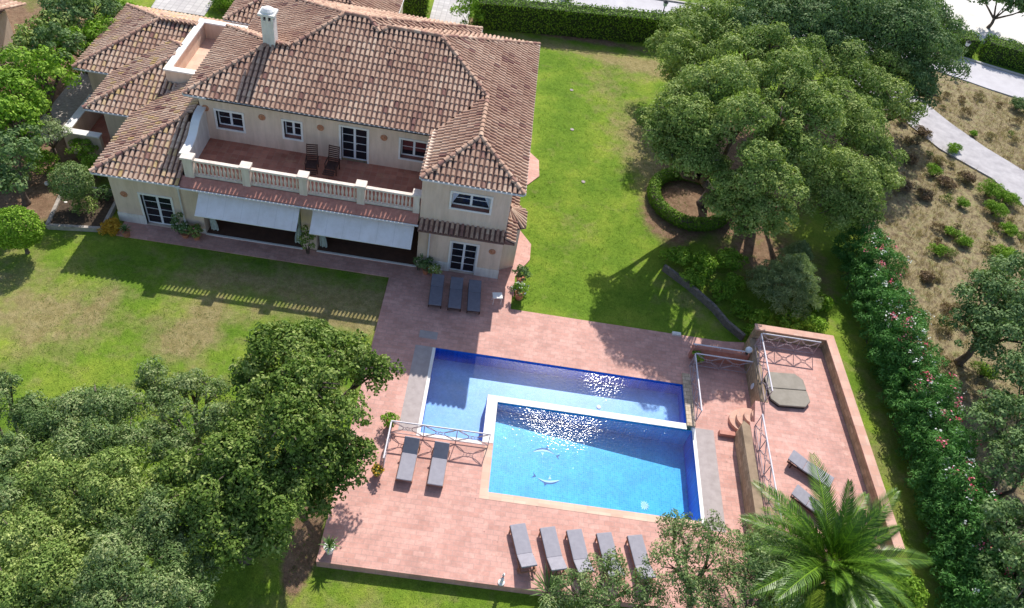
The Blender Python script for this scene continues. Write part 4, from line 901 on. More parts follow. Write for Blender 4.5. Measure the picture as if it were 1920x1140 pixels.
# curved side parapet of the balcony
sp = MB(); prof = []
for k in range(13):
    u = k / 12; y = 28.2 + 2.8 * u; z = 4.42 + .75 * (1 / (1 + math.exp(-(u - .55) * 11))); prof.append((y, z))
V = []
for y, z in prof: V += [(-14.13, y, 3.2), (-13.87, y, 3.2), (-13.87, y, z), (-14.13, y, z)]
n = len(prof); Fq = [(4 * i + a, 4 * i + (a + 1) % 4, 4 * (i + 1) + (a + 1) % 4, 4 * (i + 1) + a) for i in range(n - 1) for a in range(4)] + [(3, 2, 1, 0), (4 * n - 4, 4 * n - 3, 4 * n - 2, 4 * n - 1)]
sp.add(V, Fq); part(sp, 'side_parapet', M['whitewall'])
spc = MB(); V = []
for y, z in prof: V += [(-14.2, y, z), (-13.8, y, z), (-13.8, y, z + .06), (-14.2, y, z + .06)]
spc.add(V, Fq); part(spc, 'parapet_cap', M['white'])
# roof terrace box and left patio
rt = MB(); rt.box(-17.0, -16.78, 34.1, 39.4, 3.6, 4.78); rt.box(-16.78, -14.15, 34.1, 34.32, 3.6, 4.78); rt.box(-16.78, -14.15, 39.18, 39.4, 3.6, 4.78); part(rt, 'roof_terrace_wall', M['wall'])
rc = MB(); rc.box(-17.06, -16.7, 34.04, 39.46, 4.782, 4.86); rc.box(-16.7, -14.1, 34.04, 34.4, 4.782, 4.86); rc.box(-16.7, -14.1, 39.1, 39.46, 4.782, 4.86); part(rc, 'parapet_cap', M['white'])
rf = MB(); rf.box(-16.78, -14.15, 34.32, 39.18, 3.6, 3.86); part(rf, 'roof_terrace_floor', M['coping'])
pt = MB(); pt.box(-22.2, -21.95, 32.2, 35.7, -.1, 1.3); pt.box(-21.95, -20.3, 32.2, 32.45, -.1, 1.3); part(pt, 'patio_wall', M['wall'])
pc = MB(); pc.box(-22.28, -21.87, 32.12, 35.72, 1.302, 1.37); pc.box(-21.87, -20.28, 32.12, 32.53, 1.302, 1.37); part(pc, 'parapet_cap', M['white'])
pfl = MB(); pfl.box(-21.95, -17.7, 32.45, 35.75, -.1, .06); pfl.box(-20.3, -17.7, 31.5, 32.45, -.1, .058); part(pfl, 'patio_floor', M['balconyfloor'])
# chimney
ch = MB(); ch.box(-11.62, -11.05, 33.55, 34.1, 7.2, 8.75); chim = part(ch, 'chimney', M['whitewall'])
cc = MB()
for sx in (-11.62, -11.15):
    for sy in (33.55, 34.0): cc.box(sx, sx + .1, sy, sy + .1, 8.75, 9.0)
cc.box(-11.385, -11.285, 33.55, 34.1, 8.75, 8.998); cc.box(-11.72, -10.95, 33.45, 34.2, 9.0, 9.1)
cc.lathe([(.34, 9.1), (.32, 9.18), (.2, 9.28), (.06, 9.33)], -11.335, 33.825, 14); cc.build('chimney_cap', M['white'], chim)
MB().box(-11.5, -11.17, 33.65, 34.0, 8.752, 8.9).build('flue', M['dark'], chim)
# awnings
for (x0, x1) in ((-13.3, -8.55), (-7.93, -3.1)):
    a = MB(); 
    V = []; n = 8
    for k in range(n + 1):
        u = k / n; V += [(x0, 27.6 - .95 * u, 2.98 - .80 * u - .03 * math.sin(PI * u)), (x1, 27.6 - .95 * u, 2.98 - .80 * u - .03 * math.sin(PI * u))]
    a.add(V, [(2 * k, 2 * k + 1, 2 * k + 3, 2 * k + 2) for k in range(n)]); o = part(a, 'awning', M['awning'])
    mm = o.modifiers.new('cloth', 'SOLIDIFY'); mm.thickness = .012
    b_ = MB(); b_.tube([(x0, 26.65, 2.17), (x1, 26.65, 2.17)], .03, 8); b_.build('front_bar', M['white'], o)
    b_ = MB(); b_.tube([(x0, 27.62, 3.0), (x1, 27.62, 3.0)], .06, 8); b_.build('roller', M['white'], o)
# curtains tied to the piers
for x, lean in ((-13.25, 1), (-8.72, -1), (-7.82, 1)):
    g = MB(); V = []; n = 9
    for k in range(10):
        u = k / 9; z = 2.9 - 2.8 * u; wd = .34 * (1 - .75 * math.exp(-((u - .55) / .2) ** 2)) + .03
        for q in range(7): V.append((x + lean * (q / 6) * wd, 27.98 + .05 * math.sin(q * 2.2), z))
    g.add(V, [(7 * i + q, 7 * i + q + 1, 7 * (i + 1) + q + 1, 7 * (i + 1) + q) for i in range(9) for q in range(6)]); part(g, 'curtain', M['curtain'])

# things on the balcony and in the porch
def deckchair(label, x, y, rz, z, back=75):
    t = empty('deck_chair', (x, y, z), math.radians(rz), label=label, cat='chair', group='dark wooden chairs on the balcony')
    s = MB(); s.box(-.27, .27, -.55, 0, .36, .40)
    for k in range(3): s.box(-.27, .27, -.95 + k * .13, -.86 + k * .13, .30 + k * .015, .33 + k * .015)
    s.build('seat', M['darkwood'], t)
    a = math.radians(back); b_ = MB(); L = .8
    for k in range(9):
        u = k / 8 * L; b_.box(-.26, .26, u * math.cos(a), u * math.cos(a) + .025, .4 + u * math.sin(a), .46 + u * math.sin(a))
    for sx in (-.27, .24): b_.add([(sx, 0, .36), (sx + .03, 0, .36), (sx + .03, L * math.cos(a), .4 + L * math.sin(a) + .06), (sx, L * math.cos(a), .4 + L * math.sin(a) + .06), (sx, .04, .36), (sx + .03, .04, .36), (sx + .03, L * math.cos(a) + .04, .4 + L * math.sin(a) + .06), (sx, L * math.cos(a) + .04, .4 + L * math.sin(a) + .06)], [(0, 1, 2, 3), (5, 4, 7, 6), (0, 3, 7, 4), (1, 5, 6, 2), (3, 2, 6, 7)])
    b_.build('backrest', M['darkwood'], t)
    for sx in (-.3, .27): m_ = MB(); m_.box(sx, sx + .04, -.5, .15, .58, .61); m_.build('armrest', M['darkwood'], t)
    for sx in (-.29, .25):
        for sy in (-.5, .05): m_ = MB(); m_.box(sx, sx + .045, sy, sy + .045, 0, .58); m_.build('leg', M['darkwood'], t)
deckchair('dark wooden reclining chair on the balcony below the small window', -8.55, 30.0, 8, 3.4)
deckchair('dark wooden reclining chair on the balcony beside the glazed door', -7.55, 30.15, -4, 3.4)
t = empty('outdoor_sofa', (-5.4, 28.9, .02), label='dark sofa with white cushions inside the right half of the porch', cat='sofa')
MB().box(-.9, .9, -.1, .7, 0, .4).build('base', M['darkwood'], t, bevel=.03); MB().box(-.9, .9, .5, .75, .4, .8).build('backrest', M['darkwood'], t, bevel=.03)
for x in (-.45, .45): MB().box(x - .35, x + .35, -.05, .45, .4, .5).build('cushion', M['white'] if x < 0 else M['cushion'], t, bevel=.03)
# climbers and pots along the front wall
bush('climbing_plant', 'slim climber with pale leaves beside the left garden door', 'climber', -14.62, 27.45, .34, 'darkleaf', h=1.1, leaf=.08)
for i, (x, y, r, h, mat, lab, fl) in enumerate((
        (-16.95, 26.75, .2, .32, 'darkleaf', 'dark spiky palm like plant in a terracotta pot at the left wall corner', None),
        (-14.3, 27.3, .2, .25, 'darkleaf', 'low dark potted plant under the left downpipe', ('whiteflower', 20)),
        (-13.75, 27.3, .2, .25, 'oak2', 'potted plant with red flowers at the left pier of the porch', ('redflower', 24)),
        (-2.35, 27.35, .18, .3, 'darkleaf', 'dark potted plant right of the second awning near the downpipe', None),
        (-1.92, 27.25, .2, .28, 'oak2', 'potted plant with white flowers left of the tower door', ('whiteflower', 40)))):
    potted(lab, x, y, r, h, mat, .36, leaf=.08, flower=fl, spiky=(i == 0), group='potted plants along the front wall')
bush('climbing_plant', 'tall leafy climber in front of the middle porch column', 'climber', -8.3, 27.45, .42, 'oak2', h=1.5, leaf=.09)
bush('climbing_plant', 'small upright shrub against the wall right of the second awning', 'climber', -2.75, 27.5, .26, 'darkleaf', h=.9, leaf=.08)

# neighbour's roof in the far corner
nb = empty('neighbour_house', (-32.6, 40, 0), label='corner of a neighbouring house with a red tiled roof beyond the trees', cat='house')
def npart(mb, nm, mt_): 
    o = mb.build(nm, mt_, nb); o.matrix_parent_inverse = Matrix.Translation((36, -45, 0)); return o
MB_ = MB(); MB_.box(-40, -31.9, 38, 45.0, 0, 3.0); npart(MB_, 'wall', M['wall'])
V = []; Fq = []; tt = []
for i in range(40):
    for k in range(11):
        x = -31.0 - .235 * i; y = 45.6 - k * .36; z = 3.2 + .35 * (45.6 - y); q0 = len(V); tn = random.uniform(.35, .8)
        for (yy, rad, l_) in ((y, .085, .03), (y - .38, .07, .01)):
            for g in range(7): th = PI * g / 6; V.append((x + math.cos(th) * rad, yy, 3.2 + .35 * (45.6 - yy) + math.sin(th) * rad + l_))
        for g in range(6): Fq.append((q0 + g, q0 + g + 1, q0 + 8 + g, q0 + 7 + g)); tt.append(tn)
o = link('roof', rawmesh('roof', V, np.array(Fq), tint=tt), M['tile'], nb); o.matrix_parent_inverse = Matrix.Translation((36, -45, 0))
MB_ = MB(); MB_.add([(-40.5, 45.6, 3.18), (-30.9, 45.6, 3.18), (-30.9, 41.6, 4.58), (-40.5, 41.6, 4.58), (-30.9, 37.6, 3.18), (-40.5, 37.6, 3.18)], [(3, 2, 1, 0), (5, 4, 2, 3)]); npart(MB_, 'pan_tiles', M['pan'])

# ================================================================== VEGETATION
# --- big cork oaks at the right of the house
tree('cork_oak', 'big cork oak rising from the ring hedge on the side lawn', 'tree',
     [(1285, 225, 7.4, 1.75), (1237, 250, 6.6, 1.15), (1340, 160, 8.4, 1.5), (1300, 300, 6.2, 1.45), (1395, 215, 8.6, 1.3), (1340, 245, 7.6, 1.3), (1250, 205, 7.0, 1.0), (1250, 290, 5.8, .9), (1340, 315, 6.0, .9), (1310, 262, 6.8, 1.2), (1215, 230, 6.0, .8), (1290, 185, 7.0, 1.2), (1270, 265, 6.2, 1.0), (1278, 178, 7.4, 1.0), (1300, 150, 7.8, 1.0), (1320, 205, 7.6, 1.2)],
     'oak2', leaf=.10, clump=.42, tight=(.35, .76), rs=1.03, cover=1.35, r0=.30, h0=2.2, base=(12.9, 36.6, 0))
tree('cork_oak', 'rounded cork oak crown overhanging the ring hedge on its right side', 'tree',
     [(1420, 295, 7.6, 1.25), (1365, 350, 6.2, 1.0), (1460, 345, 6.8, 1.2), (1405, 390, 5.6, 1.1), (1410, 340, 7.0, 1.1), (1455, 395, 5.6, 1.0), (1350, 385, 5.0, .9), (1400, 425, 4.8, .9), (1450, 425, 4.6, .8), (1480, 300, 6.6, 1.1), (1430, 310, 5.4, 1.2)], 'oak2', leaf=.10, clump=.42, tight=(.35, .76), rs=1.03, cover=1.35, r0=.2, h0=1.8, base=(15.1, 35.6, 0))
tree('cork_oak', 'highest cork oak in the middle of the group with a lit yellowish top', 'tree',
     [(1390, 100, 8.0, 1.4), (1440, 85, 8.4, 1.5), (1480, 150, 8.6, 1.6), (1535, 225, 7.8, 1.5), (1455, 210, 7.8, 1.4), (1510, 115, 8.2, 1.4), (1400, 150, 8.0, 1.2), (1490, 265, 7.2, 1.2), (1560, 180, 7.2, 1.1), (1440, 262, 6.0, 1.1), (1500, 190, 7.0, 1.4), (1430, 130, 7.0, 1.4)], 'oak2', leaf=.105, clump=.42, tight=(.35, .76), rs=1.03, cover=1.35, r0=.34, h0=2.6, base=(17.2, 42.2, 0))
tree('cork_oak', 'cork oak at the right of the group above the top of the oleander hedge', 'tree',
     [(1600, 250, 5.0, 2.1), (1560, 320, 4.6, 2.0), (1640, 290, 4.2, 1.7), (1590, 365, 3.4, 1.6), (1530, 370, 3.6, 1.5), (1500, 300, 5.2, 1.6), (1650, 340, 3.6, 1.2), (1620, 400, 2.8, 1.1), (1560, 410, 2.8, 1.1), (1500, 340, 4.4, 1.2)], 'oak2', leaf=.10, clump=.42, tight=(.35, .76), rs=1.03, cover=1.35, r0=.28, h0=2.0, base=(20.5, 38.6, 0))
tree('cork_oak', 'cork oak between the tall dark tree and the path', 'tree',
     [(1590, 150, 5.6, 2.0), (1640, 180, 5.0, 1.8), (1560, 190, 5.8, 1.5), (1650, 120, 5.6, 1.8), (1690, 215, 4.0, 1.3), (1620, 215, 4.8, 1.4)], 'oak2', leaf=.11, clump=.42, tight=(.35, .76), rs=1.03, cover=1.35, r0=.28, h0=2.0)
tree('dark_tree', 'tall dark green tree beside the lower road at the top right', 'tree',
     [(1700, 60, 7.0, 2.8), (1640, 60, 6.6, 2.6), (1730, 120, 5.4, 2.4), (1690, 150, 4.8, 2.0), (1745, 60, 6.0, 2.0), (1690, 10, 6.6, 2.4), (1760, 100, 4.8, 1.6), (1720, 180, 4.2, 1.5)], 'darkleaf', leaf=.125, clump=.42, tight=(.4, .82), rs=1.03, cover=1.35, r0=.3, h0=2.4)
tree('dark_tree', 'dark tree at the top edge with grey green crown behind the cork oaks', 'tree',
     [(1550, 40, 7.0, 2.8), (1480, 20, 6.6, 2.6), (1600, 0, 6.4, 2.8), (1550, 100, 6.0, 1.9), (1430, 40, 6.2, 2.0), (1490, 70, 6.2, 2.0), (1620, 60, 6.0, 2.2), (1400, 60, 6.0, 1.8)], 'darkleaf', leaf=.125, clump=.42, tight=(.4, .82), rs=1.03, cover=1.35, r0=.3, h0=2.4)
tree('dark_tree', 'dark tree at the right end of the clipped back hedge', 'tree',
     [(1290, 110, 5.0, 2.0), (1340, 60, 5.6, 2.4), (1290, 55, 4.6, 2.0), (1380, 20, 5.6, 2.3), (1250, 90, 3.2, 1.3), (1265, 145, 3.0, 1.3)], 'oak2', leaf=.115, clump=.42, tight=(.4, .82), rs=1.03, cover=1.35, r0=.26, h0=1.8)
tree('dark_tree', 'dark leafy tree over the bright yard in the top right corner', 'tree', [(1900, 8, 2.6, 1.6), (1935, 18, 2.6, 1.7), (1870, -8, 2.8, 1.6), (1830, -20, 3.0, 1.8), (1910, -20, 3.4, 1.8)], 'darkleaf', leaf=.18, r0=.16, h0=1.0)
bush('red_shrub', 'shrub with orange red flowers between the crowns at the top edge', 'shrub', *G(1590, 4, 6.2)[:2], 1.2, 'bright', h=7.4, leaf=.14, flower=('redflower', 260))

# --- bottom left mass
tree('broadleaf_oak', 'broad oak with glossy curled leaves overhanging the left deck edge', 'tree',
     [(515, 658, 5.4, 1.28), (600, 648, 5.2, 1.06), (665, 673, 4.8, 1.01), (700, 698, 4.2, 0.85), (580, 728, 6.0, 1.28), (630, 788, 5.4, 1.19), (655, 848, 4.6, 0.88), (620, 888, 4.0, 0.97), (545, 798, 6.2, 1.14), (470, 708, 4.6, 0.79), (600, 698, 5.6, 1.06), (580, 858, 5.0, 1.06), (500, 748, 5.4, 0.88), (585, 938, 3.2, 0.79)],
     'oak', leaf=.105, r0=.24, h0=1.8, base=(-6.2, 15.6, -.1), asp=.62, clump=.36, tight=(.4, .85), nscat=.85)
tree('broadleaf_oak', 'dark green oak below the broad oak, shading the front lawn', 'tree',
     [(450, 868, 5.2, 1.28), (520, 928, 4.8, 1.19), (390, 938, 4.6, 1.14), (500, 998, 4.0, 1.01), (420, 1008, 4.0, 1.06), (340, 888, 4.4, 0.88), (470, 798, 5.2, 0.97), (420, 858, 5.2, 0.97), (460, 948, 4.6, 0.97), (340, 978, 4.0, 0.88)], 'oak', leaf=.095, clump=.40, tight=(.4, .8), r0=.22, h0=1.6, asp=.6, ground=-.3, nscat=.75)
tree('olive_tree', 'small grey green olive tree standing alone at the lawn edge', 'tree', [(285, 702, 3.4, 0.63), (300, 742, 3.0, 0.62), (270, 722, 2.8, 0.44)], 'olive', leaf=.075, clump=.42, tight=(.35, .78), r0=.12, h0=1.2, asp=.4, cover=1.2)
tree('olive_tree', 'olive tree with brownish bare patches left of the broad oak', 'tree', [(335, 728, 3.4, .7), (400, 735, 3.6, .7), (430, 790, 4.0, .9), (300, 755, 3.2, .7), (370, 722, 3.6, 0.79), (330, 782, 3.8, 0.88), (395, 792, 4.0, 0.79), (290, 812, 3.4, 0.70), (340, 832, 3.6, 0.70)], 'olive', leaf=.075, clump=.42, tight=(.35, .78), r0=.15, h0=1.2, asp=.4, cover=1.1)
tree('olive_tree', 'wide olive tree at the lower edge of the left lawn', 'tree', [(235, 768, 3.4, .85), (150, 762, 3.6, .9), (60, 775, 3.2, .85), (190, 767, 4.0, 1.10), (120, 792, 3.8, 1.01), (240, 822, 3.8, 0.92), (160, 842, 4.0, 1.06), (80, 822, 3.4, 0.79), (310, 852, 3.6, 0.70), (50, 782, 3.2, 0.70)], 'olive', leaf=.078, clump=.42, tight=(.35, .78), rs=.98, r0=.18, h0=1.4, asp=.42)
tree('olive_tree', 'olive tree below the wide olive, dense and mid green', 'tree', [(200, 902, 4.4, 1.06), (120, 908, 4.2, 1.10), (250, 948, 4.2, 0.97), (60, 902, 3.8, 0.97), (170, 968, 4.0, 0.88), (310, 902, 4.0, 0.79), (110, 862, 3.8, 0.88), (230, 882, 4.0, 0.79), (20, 882, 3.6, 0.88)], 'oak2', leaf=.078, clump=.42, tight=(.35, .78), rs=.98, r0=.18, h0=1.4, asp=.45)
tree('olive_tree', 'pale flowering olive tree in the middle of the lower left trees', 'tree', [(300, 958, 4.6, 0.84), (270, 1018, 4.4, 0.79), (330, 1038, 4.2, 0.79), (220, 1008, 4.2, 0.79), (380, 1068, 3.8, 0.70)], 'olive', leaf=.075, clump=.42, tight=(.35, .78), r0=.15, h0=1.4, asp=.4, cover=1.3)
tree('olive_tree', 'olive tree cut by the left edge beneath the isolated olive twig', 'tree', [(10, 722, 3.6, 0.57), (-20, 762, 3.6, 0.70), (20, 852, 4.0, 0.79), (10, 938, 4.0, 0.88)], 'olive', leaf=.075, clump=.42, tight=(.35, .78), r0=.14, h0=1.2, asp=.42)
tree('olive_tree', 'dark dense tree in the bottom left corner', 'tree', [(50, 1018, 4.2, 1.10), (20, 1108, 4.2, 1.06), (110, 1078, 4.2, 1.06), (130, 1018, 3.8, 0.88), (60, 1168, 4, 0.97), (20, 978, 3.8, 0.88), (90, 968, 4.0, 0.88), (160, 1128, 4.0, 0.88)], 'oak2', leaf=.078, clump=.42, tight=(.35, .78), rs=.98, r0=.18, h0=1.4, asp=.45)
tree('olive_tree', 'pale olive crown at the bottom edge beside the shaded front lawn', 'tree', [(210, 1068, 4.8, 0.88), (290, 1118, 4.6, 0.92), (360, 1128, 4.0, 0.70), (200, 1138, 4.6, 0.88)], 'olive', leaf=.075, clump=.42, tight=(.35, .78), r0=.15, h0=1.4, asp=.4, ground=-.4)

# --- bottom right
tree('olive_tree', 'open twiggy olive tree over the deck beside the front loungers', 'tree', [(1290, 1010, 3.2, .95), (1250, 1060, 3.2, .8), (1330, 1060, 3.2, .75), (1260, 990, 2.8, .6), (1340, 1000, 3.0, .6), (1290, 1100, 3.0, .7)], 'olive', leaf=.085, r0=.13, h0=1.0, asp=.36, cover=1.05, base=(10.0, 12.2, -.2))
tree('olive_tree', 'low olive tree covering the feet of the front loungers', 'tree', [(1130, 1090, 2.6, .8), (1070, 1105, 2.4, .7), (1190, 1100, 2.6, .7), (1120, 1145, 2.6, .8), (1040, 1140, 2.2, .6), (1150, 1055, 2.6, .5), (1220, 1130, 2.6, .7)], 'olive', leaf=.08, r0=.12, h0=.9, asp=.38, cover=1.1, ground=-.4)
tree('olive_tree', 'grey green olive tree left of the palm at the bottom edge', 'tree', [(1400, 1060, 3.2, 1.0), (1450, 1110, 3.0, .95), (1370, 1120, 3.0, .9), (1420, 1010, 2.8, .75), (1470, 1060, 2.8, .7), (1310, 1125, 2.8, .7)], 'olive', leaf=.085, r0=.14, h0=1.0, asp=.38, cover=1.0, base=(12.2, 11.6, -.2))

# palm with fronds as parts
pc0 = G(1566, 1046, 3.2)
palm = empty('palm_tree', (pc0[0], pc0[1], -.1), label='tall palm tree with long arching fronds over the spa terrace end', cat='palm tree')
mb = MB(); pts = []; 
for k in range(15):
    z = 3.1 * k / 14; mb_r = .26 + .04 * (k % 2) + (.08 if k < 1 else 0); pts.append(((0, 0, z), mb_r))
mb.tube([p for p, r in pts], [r for p, r in pts], 12); mb.build('trunk', M['palmbark'], palm)
mb = MB()
for k in range(26):
    a = 2.4 * k; mb.tube([(.18 * math.cos(a), .18 * math.sin(a), 2.5 + .02 * k), (.42 * math.cos(a), .42 * math.sin(a), 2.75 + .02 * k)], [.08, .03], 5)
mb.build('crown_base', M['palmbark'], palm)
def frond(L, droop, seed):
    r_ = random.Random(seed); n = 46; V = []; Fq = []; tt = []
    def P(u): return Vector((L * u * (1 - .12 * u), 0, L * (.10 * u - droop * u * u * .55)))
    for k in range(n):                                           # rachis
        pass
    rp = [P(k / 14) for k in range(15)]
    for k in range(15):
        w = .035 * (1 - k / 15) + .006
        V += [rp[k] + Vector((0, w, 0)), rp[k] + Vector((0, 0, w * .8)), rp[k] + Vector((0, -w, 0))]
    for k in range(14):
        for q in range(2): Fq.append((3 * k + q, 3 * k + q + 1, 3 * k + 4 + q, 3 * k + 3 + q)); tt.append(.95)
    for k in range(n):
        u = .12 + .88 * k / (n - 1); p = P(u); d = (P(min(1, u + .02)) - P(u - .02)).normalized(); ll = L * .17 * math.sin(PI * min(.97, .12 + u * .86)) ** .7 + .05
        for s_ in (-1, 1):
            out = (Vector((0, s_, 0)) * .75 + d * (.55 + .5 * u) + Vector((0, 0, .28 + r_.uniform(-.12, .12)))).normalized()
            e = p + out * ll; e.z -= ll * .22; mid_ = p + out * ll * .55; w = d * .028
            q0 = len(V); V += [p - w * .6, p + w * .6, mid_ + w, e, mid_ - w]; Fq.append((q0, q0 + 1, q0 + 2, q0 + 3)); Fq.append((q0, q0 + 2, q0 + 3, q0 + 4)); tv_ = min(1, max(0, r_.gauss(.45, .14))); tt += [tv_, tv_]
            Fq[-2] = (q0, q0 + 1, q0 + 2, q0 + 4); Fq[-1] = (q0 + 4, q0 + 2, q0 + 3, q0 + 3)
    Fq = [q if len(set(q)) == 4 else (q[0], q[1], q[2]) for q in Fq]
    return rawmesh('frond', V, Fq, tint=tt)
fm = [frond(3.6, .55, 1), frond(3.9, .8, 2), frond(3.1, .35, 3), frond(3.6, 1.05, 4)]
for mm in fm: mm.materials.append(M['palm'])
for k in range(74):
    u = k / 73; el = math.radians(78 - 88 * u ** .8); az = k * 2.39996 + random.uniform(-.3, .3)
    me = fm[2] if u < .3 else fm[random.choice((0, 1))] if u < .75 else fm[3]
    o = bpy.data.objects.new('frond', me); col.objects.link(o); o.parent = palm
    R_ = Matrix.Rotation(az, 4, 'Z') @ Matrix.Rotation(-el, 4, 'Y') @ Matrix.Rotation(random.uniform(-.3, .3), 4, 'X')
    sc = random.uniform(.78, 1.10) * (.75 if u < .12 else 1)
    o.matrix_local = Matrix.Translation((.12 * math.cos(az), .12 * math.sin(az), 3.05 - .3 * u)) @ R_ @ Matrix.Scale(sc, 4)
# small fan plant at the deck edge and greenery under the palm
potted('spiky cycad growing at the deck edge left of the low olive', *G(1030, 1108, 0)[:2], .1, .12, 'darkleaf', 1.0, spiky=True, z=-.3)
for (px, py, lab) in ((1600, 1120, 'bright green shrub under the palm at the bottom edge'), (1690, 1110, 'small bright shrub on the lawn right of the palm')):
    g_ = G(px, py); bush('shrub', lab, 'shrub', g_[0], g_[1], .8, 'bright', leaf=.09, z=-.1)

# --- right edge trees and oleander hedge
tree('dark_tree', 'grey green tree cut by the right edge beyond the oleander hedge', 'tree', [(1850, 570, 3.6, 1.7), (1900, 540, 4.0, 1.7), (1820, 620, 3.0, 1.2), (1890, 640, 3.4, 1.8), (1930, 600, 4.2, 1.6)], 'darkleaf', leaf=.12, r0=.2, h0=1.4, cover=1.3)
tree('dark_tree', 'dark tree in the lower right beside the end of the oleander hedge', 'tree', [(1880, 800, 3.4, 1.5), (1920, 880, 3.6, 1.6), (1900, 1000, 3.2, 1.4), (1930, 730, 3.6, 1.5), (1910, 1100, 3, 1.4)], 'darkleaf', leaf=.11, r0=.2, h0=1.4)
ol = empty('oleander_hedge', (22, 25, 0), label='long oleander hedge with pink and white flowers along the right boundary', cat='hedge')
lob = []
for i in range(24):
    u = i / 23; py = 420 + (1120 - 420) * u; px = float(np.interp(py, [420, 600, 800, 1100], [1630, 1702, 1782, 1885]))
    g_ = G(px, py, 2.8); lob.append((g_[0] - 22 + random.uniform(-.3, .3), g_[1] - 25, 2.2 + random.uniform(-.3, .3), 1.0 + random.uniform(-.15, .2)))
    if i % 2: lob.append((g_[0] - 22 + 0.8, g_[1] - 25 + random.uniform(-.4, .4), 1.6, .9))
    lob.append((g_[0] - 22 - .35, g_[1] - 25 + random.uniform(-.3, .3), 1.3, .95)); lob.append((g_[0] - 22 - .3, g_[1] - 25 + random.uniform(-.3, .3), .6, .8))
P, Nn, T = crown_points(lob, .095, 1.2, .34, 1.0, -.6, .8); P[:, 2] = np.maximum(P[:, 2], .03)
link('foliage', leafset(P, Nn, .085 * rng.uniform(.5, 1.3, len(P)), .28, T, 'foliage'), M['oleander'], ol)
mb = MB()
for l in lob:
    for k in range(3): mb.tube([(l[0] + random.uniform(-.2, .2), l[1] + random.uniform(-.2, .2), -.05), (l[0] + random.uniform(-.5, .5), l[1] + random.uniform(-.5, .5), l[2])], [.03, .012], 5)
mb.build('stem', M['bark'], ol)
def flowers(P, sel, mat, nper, parent, spread=.10, size=.05):
    Q = np.concatenate([P[k] + rng.normal(size=(nper, 3)) * spread + [0, 0, .08] for k in sel]); link('flowers', leafset(Q, unit(len(Q)) * .6 + np.array([0, 0, .8]), size * rng.uniform(.7, 1.2, len(Q)), .85, rng.random(len(Q)), 'flowers'), M[mat], parent)
hi = np.where(P[:, 2] > np.array(2.3))[0]
flowers(P, rng.choice(hi, 70), 'redflower', 14, ol, .09); flowers(P, rng.choice(hi, 130), 'whiteflower', 8, ol, .08)

# --- ring hedge round the oak, planted bed with wall, conifer
rg = empty('ring_hedge', (12.0, 36.45, 0), label='low clipped hedge in a ring around the foot of the cork oak', cat='hedge')
P = []; Nn = []
n = 15000; a = rng.uniform(0, 2 * PI, n); b_ = rng.uniform(0, 2 * PI, n); R1, R2 = 2.2, .34
P = np.stack([(R1 + R2 * np.cos(b_)) * np.cos(a), (R1 + R2 * np.cos(b_)) * np.sin(a) * 1.05, .36 + R2 * 1.1 * np.sin(b_)], 1); P += rng.normal(size=P.shape) * .035
Nn = np.stack([np.cos(b_) * np.cos(a), np.cos(b_) * np.sin(a), np.sin(b_)], 1) + rng.normal(size=P.shape) * .5; Nn /= np.linalg.norm(Nn, axis=1)[:, None]; P[:, 2] = np.maximum(P[:, 2], .02)
link('foliage', leafset(P, Nn, .06, .55, rng.normal(.5, .22, n), 'foliage'), M['hedge'], rg)
mb = MB(); mb.tube([(R1 * math.cos(q * PI / 12), R1 * 1.05 * math.sin(q * PI / 12), .3) for q in range(25)], .27, 8, cap=False); mb.build('stem', M['bark'], rg)
sw = MB()
pw_ = [G(1243, 505), G(1290, 540), G(1335, 580), G(1360, 610), G(1392, 637)]
for p, q in zip(pw_[:-1], pw_[1:]):
    d = (q - p)[:2]; d = d / np.linalg.norm(d); nn = np.array([d[1], -d[0]]) * .085; sw.prism([(p[0] - nn[0], p[1] - nn[1]), (q[0] - nn[0], q[1] - nn[1]), (q[0] + nn[0], q[1] + nn[1]), (p[0] + nn[0], p[1] + nn[1])], -.1, .36)
sw.build('garden_wall', M['darkstone'], label='low dark stone garden wall running diagonally beside the planted bed', cat='wall')
bushes = [(1270, 480, .75, 'bright'), (1320, 495, .8, 'bright'), (1370, 490, .8, 'bright'), (1300, 525, .6, 'bright'), (1350, 545, .7, 'oak2'), (1390, 580, .6, 'oak2'), (1380, 530, .55, 'bright'),
          (1430, 600, .6, 'bright'), (1480, 605, .65, 'bright'), (1525, 610, .65, 'bright'), (1540, 570, .6, 'bright'), (1410, 620, .4, 'bright')]
gb = empty('ground_cover', (14, 30, 0), label='bright leafy ground cover plants filling the bed behind the spa terrace', cat='plants', kind='stuff')
Pm = []; Nm = []; Tm = []
for (px, py, r, mt_) in bushes:
    g_ = G(px, py, .3); P, Nn, T = crown_points([(g_[0] - 14, g_[1] - 30, .25, r)], .10, 1.2, .4, .6, -.1, .7); P[:, 2] = np.maximum(P[:, 2], .02); Pm.append(P); Nm.append(Nn); Tm.append(T - (.25 if mt_ == 'oak2' else 0))
P = np.concatenate(Pm); link('foliage', leafset(P, np.concatenate(Nm), .09, .4, np.concatenate(Tm), 'foliage'), M['bright'], gb)
